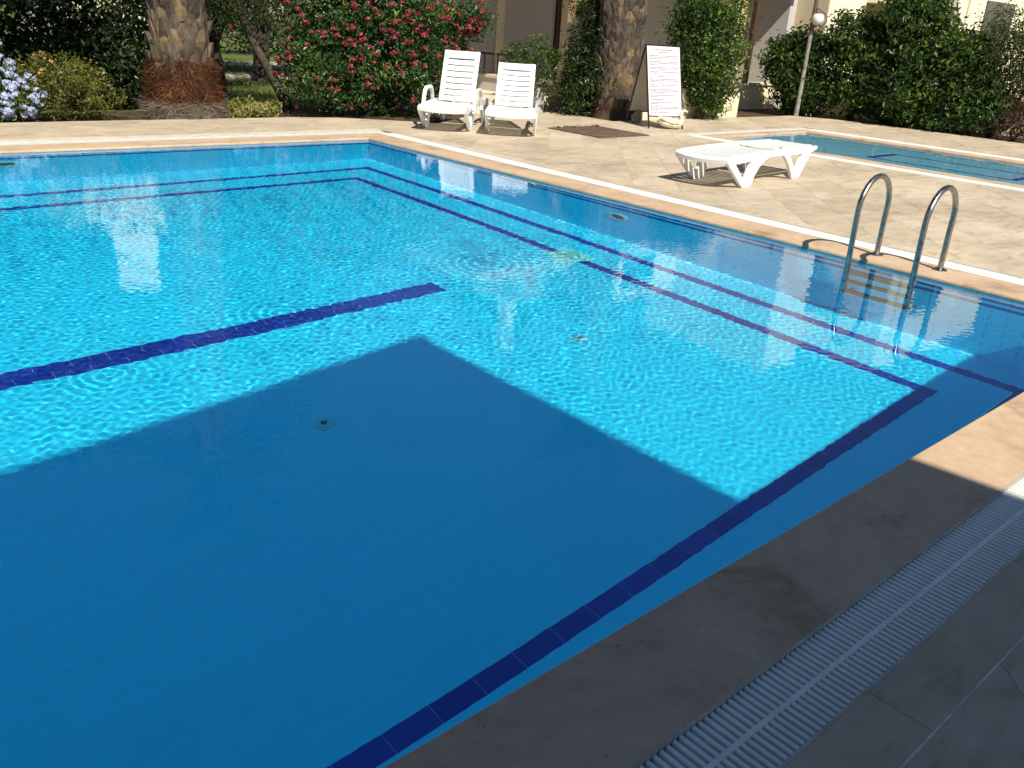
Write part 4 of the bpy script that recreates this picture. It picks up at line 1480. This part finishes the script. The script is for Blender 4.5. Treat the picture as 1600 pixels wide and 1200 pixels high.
def flowers(parent, proto, blobs, n, seed, toward=(0.0, -1.0), name='flower_head', smin=0.7, smax=1.25, zmin=0.1, push=1.02, wz=None):
    """flower heads on the outer skin of the crown, most of them on the side in view"""
    r_ = np.random.default_rng(seed)
    b = np.array(blobs, float)
    area = (b[:, 3] * b[:, 5]) / (b[:, 3] * b[:, 5]).sum()
    used = 0
    tries = 0
    while used < n and tries < n * 60:
        tries += 1
        k = r_.choice(len(b), p=area)
        d = r_.normal(size=3)
        d /= np.linalg.norm(d)
        if d[0] * toward[0] + d[1] * toward[1] < 0.1:
            continue
        p = b[k, :3] + d * b[k, 3:6] * push * r_.uniform(0.92, 1.06)
        if p[2] < zmin:
            continue
        q = ((p - b[:, :3]) / b[:, 3:6])
        if ((q ** 2).sum(1) < 0.80).any():
            continue
        if wz is not None and r_.random() > wz(p):
            continue
        if used == 0:
            o_ = proto
        else:
            o_ = proto.copy()
            C.objects.link(o_)
        o_.name = name if used == 0 else name
        o_.parent = parent
        o_.location = p
        o_.rotation_euler = (r_.uniform(-.6, .6), r_.uniform(-.6, .6), r_.uniform(0, 6.28))
        s_ = r_.uniform(smin, smax)
        o_.scale = (s_, s_, s_)
        used += 1

# pale blue plumbago, far left
bl = [(-0.15, 0, 0.42, 0.55, 0.40, 0.42), (-0.35, 0.05, 0.85, 0.42, 0.36, 0.36), (0.10, -0.02, 0.36, 0.38, 0.36, 0.36)]
s_ = shrub('plumbago_shrub', (2.78, 13.03, GZ), 'shrub covered in pale blue flowers at the left edge', 'shrub', bl, 190, 20, 0.055, 0.07, 'lf_plum', 31)
flowers(s_, flower_proto('flower_head', M['pt_blue'], 26, 0.048, 0.05, 1), bl, 85, 41, zmin=0.1)
# golden bush
bl = [(0, 0, 0.42, 0.58, 0.46, 0.44), (0.28, -0.05, 0.34, 0.42, 0.40, 0.36), (-0.22, 0, 0.48, 0.40, 0.38, 0.38), (0.12, 0.0, 0.62, 0.32, 0.3, 0.28)]
s_ = shrub('golden_shrub', (3.62, 13.12, GZ), 'rounded yellow green shrub next to the pale blue flowers', 'shrub', bl, 300, 20, 0.042, 0.055, 'lf_gold', 32)
flowers(s_, flower_proto('flower_head', M['pt_orange'], 14, 0.028, 0.035, 2), bl, 7, 42, zmin=0.5, name='flower_head')
bl = [(0, 0, 0.55, 0.55, 0.4, 0.6), (-0.5, 0.1, 0.5, 0.5, 0.4, 0.55), (0.45, 0.2, 0.6, 0.45, 0.4, 0.65)]
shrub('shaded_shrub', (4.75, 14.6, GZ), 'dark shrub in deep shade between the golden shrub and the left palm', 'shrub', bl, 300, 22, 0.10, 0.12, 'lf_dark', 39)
# small variegated plant by the palm
bl = [(-0.20, 0, 0.16, 0.24, 0.22, 0.17), (0.20, 0, 0.14, 0.22, 0.2, 0.15), (0.0, 0, 0.15, 0.24, 0.22, 0.15)]
shrub('variegated_plant', (6.18, 12.86, GZ), 'low cream and lime leaved plant right of the left palm', 'plant', bl, 90, 14, 0.06, 0.045, 'lf_small', 33, r0=0.012)
# big shrub with red flower heads
bl = [(0.0, 0.1, 0.85, 1.25, 0.85, 0.85), (-0.75, 0.0, 0.75, 0.85, 0.75, 0.72), (0.75, -0.25, 0.75, 0.85, 0.75, 0.72), (-0.45, 0.15, 1.65, 0.95, 0.75, 0.75), (0.55, 0.0, 1.65, 1.0, 0.75, 0.75), (1.35, 0.15, 1.55, 0.62, 0.5, 0.45), (1.95, 0.05, 1.62, 0.50, 0.42, 0.36), (1.75, 0.1, 1.0, 0.40, 0.35, 0.35), (0.0, 0.2, 2.3, 1.1, 0.7, 0.6)]
s_ = shrub('red_flowering_shrub', (8.35, 13.0, GZ), 'large green shrub dotted with crimson flower heads behind the armed lounger', 'shrub', bl, 1250, 26, 0.080, 0.10, 'lf_red', 34, r0=0.05, lo=0.25)
flowers(s_, flower_proto('flower_head', M['pt_red'], 34, 0.043, 0.042, 3), bl, 290, 43, toward=(-0.35, -0.93), zmin=0.15, wz=lambda p: 0.35 + 0.65 * min(1, max(0, (p[2] - 0.3) / 1.0)))
# left background: dark crown over the beds, hedges behind
def tree(name, loc, label, trunk_pts, trunk_r, blobs, clumps, per, L, cr_, mat, seed, cat='tree', group=None, bark='bark', **kw):
    t_ = tag(empty(name, loc), label, cat, group)
    n_ = len(trunk_pts)
    MB().tube(trunk_pts, [trunk_r * (1 - 0.55 * k / (n_ - 1)) for k in range(n_)], 10).build('trunk', M[bark], t_, smooth=True)
    r_ = random.Random(seed)
    mb = MB()
    for b in blobs:
        a = Vector(trunk_pts[-1]).lerp(Vector(trunk_pts[-2]), r_.random())
        e_ = Vector(b[:3])
        mid = a.lerp(e_, 0.5) + Vector((r_.uniform(-.2, .2), r_.uniform(-.2, .2), r_.uniform(-.1, .2)))
        mb.tube([a, mid, e_], [trunk_r * 0.4, trunk_r * 0.28, trunk_r * 0.1], 7)
    mb.build('limb', M[bark], t_, smooth=True)
    foliage('crown', blobs, clumps, per, L, cr_, M[mat], t_, seed, **kw)
    return t_
tree('broad_tree', (1.9, 15.6, GZ), 'dark broadleaf tree with overhanging crown behind the left shrubs', [(0, 0, 0), (0.05, 0, 0.9), (0.0, 0.1, 1.9)], 0.16,
     [(-0.2, -1.4, 2.75, 1.7, 1.5, 1.1), (1.5, -1.6, 2.7, 1.6, 1.4, 1.05), (2.7, -0.9, 2.9, 1.3, 1.3, 1.0), (0.7, 0.2, 3.6, 2.2, 2.0, 1.3), (2.3, 0.8, 3.5, 1.7, 1.7, 1.2), (-1.6, -0.6, 3.0, 1.8, 1.7, 1.3), (1.0, -0.8, 4.6, 1.8, 1.6, 1.0), (2.1, -0.9, 4.2, 2.2, 1.4, 1.2), (-0.9, -0.9, 4.3, 2.2, 1.4, 1.2), (0.7, -1.2, 3.6, 2.6, 1.3, 0.9), (3.3, -1.7, 3.9, 1.9, 1.0, 0.9), (-0.9, -1.9, 3.9, 2.2, 1.0, 0.9), (3.6, -1.2, 3.0, 1.3, 1.1, 0.9)],
     2100, 26, 0.15, 0.20, 'lf_dark', 51, zmin=1.28, lo=0.35, gap=(0.304, 0.354, 0.232, 0.298))
def hedge(loc, label, blobs, clumps, per, L, cr_, mat, seed, group=None, **kw):
    h_ = tag(empty('hedge', loc), label, 'hedge', group)
    foliage('foliage', blobs, clumps, per, L, cr_, M[mat], h_, seed, **kw)
    stems(h_, (0, 0, 0), [(b[0], b[1], b[2]) for b in blobs], 0.06, M['bark'], seed)
    return h_
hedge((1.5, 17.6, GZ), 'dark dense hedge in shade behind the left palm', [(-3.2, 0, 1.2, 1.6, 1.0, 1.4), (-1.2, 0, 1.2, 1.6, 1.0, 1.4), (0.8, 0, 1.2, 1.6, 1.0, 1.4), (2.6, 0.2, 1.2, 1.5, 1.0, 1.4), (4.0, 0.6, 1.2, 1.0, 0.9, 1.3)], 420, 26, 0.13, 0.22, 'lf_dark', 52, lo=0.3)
hedge((10.5, 30.5, GZ), 'distant dark hedge closing the lawn behind the trees', [(-4, 0, 1.6, 2.2, 1.2, 2.0), (-1, 0, 1.6, 2.2, 1.2, 2.0), (2, 0, 1.6, 2.2, 1.2, 2.0), (5, 0, 1.6, 2.2, 1.2, 2.0), (8, -1.0, 1.6, 2.2, 1.2, 2.0)], 420, 24, 0.2, 0.35, 'lf_dark', 53, lo=0.3)
# slim dark trunk tree and leaning tree on the lawn
tree('slim_tree', (7.65, 17.4, GZ), 'tree with a short dark upright trunk on the lawn beside the palm', [(0, 0, 0), (0.02, 0, 0.3), (-0.03, 0, 0.8), (0.0, 0, 1.5)], 0.15,
     [(-0.3, 0, 1.9, 1.0, 0.9, 0.8), (0.7, 0.1, 2.0, 1.0, 0.9, 0.8), (0.2, 0.1, 2.7, 1.3, 1.1, 0.9), (-0.9, 0.4, 1.9, 0.8, 0.8, 0.7)], 300, 24, 0.09, 0.14, 'lf_citrus', 54, zmin=0.95, lo=0.35)
lt = tree('leaning_tree', (7.45, 14.15, GZ), 'small leaved tree with a dark trunk leaning left over the lawn', [(0, 0, 0), (-0.14, 0.02, 0.3), (-0.33, 0.05, 0.65), (-0.55, 0.1, 1.05), (-0.7, 0.2, 1.5)], 0.105,
     [(-0.75, 0.2, 1.75, 0.75, 0.7, 0.6), (-0.2, 0.3, 1.85, 0.8, 0.7, 0.62), (-1.25, 0.3, 1.75, 0.6, 0.6, 0.5), (-0.5, 0.4, 2.5, 1.1, 0.9, 0.7), (0.25, 0.25, 1.55, 0.6, 0.5, 0.5)], 520, 26, 0.042, 0.12, 'lf_olive', 55, zmin=0.92, lo=0.4, bark='bark2')
flowers(lt, flower_proto('flower_head', M['pt_mag'], 22, 0.05, 0.05, 4), [(-0.5, 0.2, 1.75, 1.25, 0.75, 0.75), (0.25, 0.2, 1.7, 0.7, 0.55, 0.55)], 34, 44, zmin=0.95)
# dark citrus shrubs in front of the terrace
bl = [(-0.35, 0, 1.05, 0.30, 0.28, 0.22), (0.10, 0, 1.15, 0.32, 0.30, 0.28), (0.30, 0.05, 0.85, 0.28, 0.25, 0.22), (-0.05, 0, 0.95, 0.25, 0.25, 0.2), (0.42, 0.0, 1.05, 0.22, 0.2, 0.2), (0.33, 0, 0.55, 0.2, 0.2, 0.2)]
shrub('thin_shrub', (11.55, 12.52, GZ), 'thin open leaved shrub above the right raised lounger', 'shrub', bl, 85, 12, 0.085, 0.085, 'lf_citrus', 35, r0=0.018)
bl = [(0, 0, 0.75, 0.75, 0.5, 0.75), (-0.35, 0.05, 0.55, 0.55, 0.4, 0.55), (0.35, 0, 0.8, 0.55, 0.45, 0.7), (-0.1, 0, 1.25, 0.6, 0.45, 0.45)]
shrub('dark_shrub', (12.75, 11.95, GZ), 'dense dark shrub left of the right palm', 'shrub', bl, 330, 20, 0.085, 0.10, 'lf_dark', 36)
bl = [(0, 0, 1.9, 0.42, 0.4, 0.35), (0.2, -0.05, 1.65, 0.3, 0.3, 0.25), (-0.1, 0, 1.4, 0.25, 0.25, 0.3)]
shrub('tall_shrub', (12.85, 12.15, GZ), 'small dark bushy plant growing up the terrace pillar', 'shrub', bl, 120, 18, 0.08, 0.09, 'lf_dark', 37)
bl = [(0, 0, 1.3, 0.72, 0.60, 0.90), (0.15, -0.05, 0.75, 0.60, 0.5, 0.5), (-0.1, 0, 2.1, 0.70, 0.6, 0.75), (0.42, 0, 1.5, 0.48, 0.45, 0.6), (0.2, -0.1, 0.36, 0.42, 0.25, 0.22), (-0.45, 0, 1.7, 0.5, 0.5, 0.6)]
shrub('citrus_tree', (14.78, 10.95, GZ), 'bright green citrus tree behind the notice board in front of the low wall', 'tree', bl, 640, 22, 0.085, 0.12, 'lf_citrus', 38, bright=0.06, r0=0.05)
hed = 'citrus bushes of the hedge beside the small pool'
bl = [(0, 0, 0.95, 0.62, 0.6, 0.85), (-0.3, 0.2, 1.25, 0.5, 0.5, 0.55), (0.2, -0.2, 0.55, 0.6, 0.5, 0.5), (0.05, 0, 1.5, 0.5, 0.5, 0.4)]
shrub('hedge_bush', (18.75, 11.25, GZ), 'rounded dark citrus bush left of and behind the lamp post', 'bush', bl, 420, 20, 0.115, 0.11, 'lf_citrus', 61, group=hed, bright=-0.08)
bl = [(0, 0, 1.1, 0.8, 0.75, 1.0), (0.3, -0.5, 0.8, 0.7, 0.7, 0.75), (-0.1, 0.2, 1.75, 0.65, 0.65, 0.55), (0.1, -0.3, 1.5, 0.6, 0.6, 0.5)]
shrub('hedge_bush', (19.35, 10.15, GZ), 'tall dark citrus bush just right of the lamp post', 'bush', bl, 520, 20, 0.12, 0.11, 'lf_citrus', 62, group=hed, bright=-0.06)
bl = [(0, 0, 1.2, 0.85, 0.8, 1.1), (-0.4, -0.35, 0.75, 0.7, 0.65, 0.65), (0.1, 0, 2.05, 0.7, 0.7, 0.75), (0.2, 0.5, 1.6, 0.6, 0.6, 0.7), (-0.25, 0.3, 2.3, 0.45, 0.45, 0.5)]
shrub('hedge_bush', (19.55, 9.05, GZ), 'tallest citrus bush of the hedge with bright lower leaves', 'bush', bl, 640, 20, 0.12, 0.11, 'lf_citrus', 63, group=hed, r0=0.05)
bl = [(0, 0, 1.15, 0.75, 0.75, 0.9), (0.0, 0.3, 1.6, 0.6, 0.6, 0.5), (-0.2, -0.3, 0.85, 0.55, 0.5, 0.5)]
shrub('hedge_bush', (19.6, 7.95, GZ), 'citrus bush between the tallest bush and the olive green shrub', 'bush', bl, 430, 20, 0.11, 0.11, 'lf_citrus', 64, group=hed)
bl = [(0, 0, 1.4, 0.75, 0.85, 0.9), (0.1, -0.5, 1.7, 0.7, 0.7, 0.8), (0, 0.2, 2.1, 0.6, 0.6, 0.45), (0.1, -0.9, 2.1, 0.6, 0.55, 0.6), (-0.1, -0.5, 1.0, 0.6, 0.7, 0.6)]
shrub('olive_shrub', (19.75, 7.2, GZ), 'loose olive green shrub with fine leaves at the right end of the hedge', 'bush', bl, 600, 22, 0.06, 0.13, 'lf_olive', 65, bark='bark2', r0=0.05)
bl = [(0, 0, 0.55, 0.4, 0.4, 0.5), (0.1, -0.5, 0.5, 0.4, 0.45, 0.45), (-0.1, 0.4, 0.35, 0.3, 0.35, 0.3)]
shrub('leafy_plant', (19.15, 7.65, GZ), 'low green leafy plant at the foot of the hedge', 'plant', bl, 110, 16, 0.10, 0.10, 'lf_red', 66, r0=0.02)
bl = [(0, 0, 0.45, 0.42, 0.5, 0.45), (0.05, -0.4, 0.5, 0.4, 0.45, 0.45)]
shrub('purple_shrub', (19.15, 6.55, GZ), 'purple brown leaved shrub at the right edge behind the small pool', 'shrub', bl, 170, 18, 0.05, 0.08, 'lf_purple', 67)

# ------------------------------------------------------------------ palms
def palm(loc, label, r_base, r_top, height, z_skirt, z_root, seed, skirt_r, fibre_n, boot_w, boot_h, r_mid=None):
    p_ = tag(empty('palm_tree', loc), label, 'palm tree', 'date palms beside the pool')
    r_ = random.Random(seed)
    g_ = np.random.default_rng(seed)
    def rad(z):
        return r_base + (r_top - r_base) * min(1, z / 1.6)
    prof = [(rad(z) * 0.93, z) for z in np.linspace(0, height, 14)]
    MB().lathe(prof, 0, 0, 24).build('trunk', M['palmcore'], p_, smooth=True)
    # one leaf base: a bulging shield cut off at the top
    def boot_mesh(var):
        w_, h_ = boot_w * r_.uniform(0.9, 1.12), boot_h * r_.uniform(0.9, 1.1)
        pr = r_.uniform(0.05, 0.085)
        v = [(-w_ * .52, 0, 0), (0, pr * .25, -h_ * .12), (w_ * .52, 0, 0), (-w_ * .50, pr * .45, h_ * .45), (0, pr * 0.85, h_ * .40), (w_ * .50, pr * .45, h_ * .45),
             (-w_ * .30, pr * .75, h_ * .88), (0.01, pr * 1.1, h_ * .95), (w_ * .30, pr * .75, h_ * .86), (-w_ * .30, -0.02, h_ * .80), (0.01, -0.02, h_ * .86), (w_ * .30, -0.02, h_ * .78), (-w_ * .50, -0.03, h_ * .3), (w_ * .50, -0.03, h_ * .3)]
        f = [(0, 1, 4, 3), (1, 2, 5, 4), (3, 4, 7, 6), (4, 5, 8, 7), (6, 7, 10, 9), (7, 8, 11, 10), (0, 3, 12), (3, 6, 9, 12), (2, 13, 5), (5, 13, 11, 8)]
        me = bpy.data.meshes.new('leaf_base')
        me.from_pydata(v, [], f)
        me.materials.append(M['boot'])
        me.update()
        return me
    meshes = [boot_mesh(k) for k in range(9)]
    n = 0
    per = max(6, int(2 * math.pi * r_top / (boot_w * 0.98)))
    z = z_skirt
    row = 0
    while z < height and n < 285:
        for k in range(per):
            a = 2 * math.pi * (k + 0.5 * (row % 2)) / per + r_.uniform(-.05, .05)
            o_ = bpy.data.objects.new('leaf_base', r_.choice(meshes))
            C.objects.link(o_)
            o_.parent = p_
            rr = rad(z) * 0.93
            o_.location = (rr * math.sin(a), -rr * math.cos(a), z + r_.uniform(-.03, .03))
            o_.rotation_euler = (R(r_.uniform(-4, 10)), R(r_.uniform(-12, 12)), a + math.pi)
            s_ = r_.uniform(0.85, 1.18)
            o_.scale = (s_, s_ * r_.uniform(0.8, 1.25), s_)
            n += 1
        z += boot_h * 0.52
        row += 1
    def strands(name, cnt, z0, z1, rr0, rr1, m, horiz, L):
        a = g_.random(cnt) * 2 * np.pi
        z_ = z0 + (z1 - z0) * g_.random(cnt)
        u_ = (z_ - z0) / max(z1 - z0, 1e-6)
        rr = (rr0 + (rr1 - rr0) * u_) * (0.93 + 0.12 * g_.random(cnt))
        pos = np.stack([rr * np.sin(a), -rr * np.cos(a), z_], -1)
        out = np.stack([np.sin(a), -np.cos(a), np.zeros(cnt)], -1)
        tang = np.stack([np.cos(a), np.sin(a), np.zeros(cnt)], -1)
        dz = np.zeros((cnt, 3))
        dz[:, 2] = 1
        d = tang * (g_.normal(size=(cnt, 1)) * horiz) + dz * (g_.normal(size=(cnt, 1)) * 0.55 - 0.55) + out * np.abs(g_.normal(size=(cnt, 1))) * 0.45
        d /= np.linalg.norm(d, axis=1, keepdims=True)
        l_ = L * (0.5 + g_.random((cnt, 1)))
        sd = np.cross(d, out)
        sd /= np.linalg.norm(sd, axis=1, keepdims=True) + 1e-9
        w_ = 0.0018 + 0.0024 * g_.random((cnt, 1))
        mid = pos + d * l_ * 0.5 + out * l_ * 0.10
        tip = pos + d * l_
        tip[:, 2] = np.maximum(tip[:, 2], 0.0)
        v = np.stack([pos - sd * w_, pos + sd * w_, mid + sd * w_ * .8, mid - sd * w_ * .8, tip + sd * w_ * .3, tip - sd * w_ * .3], 1).reshape(-1, 3)
        i = (np.arange(cnt) * 6)[:, None]
        f = np.concatenate([i + np.array([[0, 1, 2, 3]]), i + np.array([[3, 2, 4, 5]])], 0)
        pat = np.sin(a * 7 + 1.3) * np.sin(z_ * 11 + a * 3) + 0.7 * np.sin(a * 17 + z_ * 6)
        tn = np.clip(g_.random(cnt) * 0.65 + 0.22 * pat + 0.12, 0, 1)
        return stuff(npmesh(name, v, f, m, p_, tone=np.concatenate([tn, tn])))
    if fibre_n:
        MB().lathe([(skirt_r * 0.97, 0.0), (skirt_r * 0.95, z_root), (r_base * 0.99, z_root + 0.12), (r_base * 0.97, z_skirt)], 0, 0, 24).build('fibre_core', M['palmcore'], p_, smooth=True)
        strands('fibre_skirt', fibre_n, z_root * 0.8, z_skirt + 0.46, r_base * 1.12, r_base * 0.90, M['fibre'], 0.55, 0.13)
        if z_root > 0.1:
            strands('root_mass', int(fibre_n * 0.7), 0.0, z_root * 1.15, skirt_r, skirt_r * 0.97, M['root'], 1.6, 0.16)
    # crown of fronds, above the frame
    fr_v = []
    for k in range(26):
        a = 2 * math.pi * k / 26 + r_.uniform(-.1, .1)
        el = R(r_.uniform(-20, 65))
        Lf = r_.uniform(2.2, 2.9)
        pts = []
        for i in range(12):
            u_ = i / 11
            rr = Lf * u_ * math.cos(el) * (1 - 0.15 * u_)
            zz = height + Lf * u_ * math.sin(el) - 1.1 * u_ * u_
            pts.append(Vector((rr * math.cos(a), rr * math.sin(a), zz)))
        mb = MB()
        mb.tube(pts, [0.03 * (1 - .85 * i / 11) for i in range(12)], 5)
        side = Vector((-math.sin(a), math.cos(a), 0))
        for i in range(2, 12):
            for q_ in (0, 0.5):
                if i == 11 and q_:
                    continue
                b_ = pts[i].lerp(pts[min(i + 1, 11)], q_)
                tg = (pts[i] - pts[i - 1]).normalized()
                for sg_ in (-1, 1):
                    tip = b_ + side * sg_ * 0.40 + tg * 0.28 - Vector((0, 0, 0.14))
                    mb.add([b_ - tg * 0.02, b_ + tg * 0.02, tip], [(0, 1, 2)])
        mb.build('frond', M['frond'], p_)
    return p_
palm((5.22, 13.10, GZ), 'thick palm trunk with shaggy orange brown fibre round its base', 0.45, 0.355, 5.6, 0.40, 0.24, 71, 0.53, 9000, 0.165, 0.27)
palm((12.95, 11.62, GZ), 'grey brown palm trunk with scaly leaf bases behind the notice board', 0.42, 0.41, 5.8, 0.22, 0.02, 72, 0.46, 900, 0.20, 0.24)

# taller trees beyond, seen mirrored in the water
hi_g = 'tall background trees beyond the villas'
for i, (x, y, s_, lb) in enumerate(((-2.6, 18.5, 1.0, 'tall leafy tree beyond the left hedge, farthest left'), (9.6, 19.5, 0.9, 'tall leafy tree behind the red flowering shrub'), (3.6, 24.5, 1.1, 'tall leafy tree behind the left palm'), (17.6, 19.5, 1.0, 'tall tree rising behind the terrace villa'))):
    tree('tall_tree', (x, y, GZ), lb, [(0, 0, 0), (0.1, 0, 2.0), (0, 0.1, 3.6 * s_)], 0.2,
         [(-1.2, 0, 4.6 * s_, 1.6, 1.4, 1.3), (1.2, 0.2, 4.8 * s_, 1.6, 1.4, 1.4), (0, 0, 6.2 * s_, 1.8, 1.5, 1.3), (0.2, -0.5, 3.9 * s_, 1.8, 1.4, 1.0), (-0.3, 0.2, 7.3 * s_, 1.1, 1.0, 0.9)], 330, 22, 0.2, 0.3, 'lf_dark', 80 + i, group=hi_g, lo=0.4, zmin=2.6, gap=(0.304, 0.354, 0.232, 0.298))

# grass blades on the strip of lawn that shows between palm and shrub
n = 15000
gx = rng.uniform(5.6, 12.5, n)
gy = rng.uniform(12.9, 27.5, n)
keep = (gx / gy > 0.36) & (gx / gy < 0.62)
gx, gy = gx[keep], gy[keep]
n = len(gx)
hgt = rng.uniform(0.03, 0.085, n) * (1 + 0.02 * (gy - 13))
ang = rng.uniform(0, 6.28, n)
wv = 0.006 + 0.0012 * (gy - 13)
ln = rng.normal(size=(n, 2)) * 0.03
b0 = np.stack([gx - np.cos(ang) * wv, gy - np.sin(ang) * wv, np.full(n, GZ)], -1)
b1 = np.stack([gx + np.cos(ang) * wv, gy + np.sin(ang) * wv, np.full(n, GZ)], -1)
b2 = np.stack([gx + ln[:, 0], gy + ln[:, 1], GZ + hgt], -1)
v = np.stack([b0, b1, b2], 1).reshape(-1, 3)
stuff(npmesh('grass', v, np.arange(n * 3).reshape(-1, 3), M['grass'], None, tone=rng.random(n)))
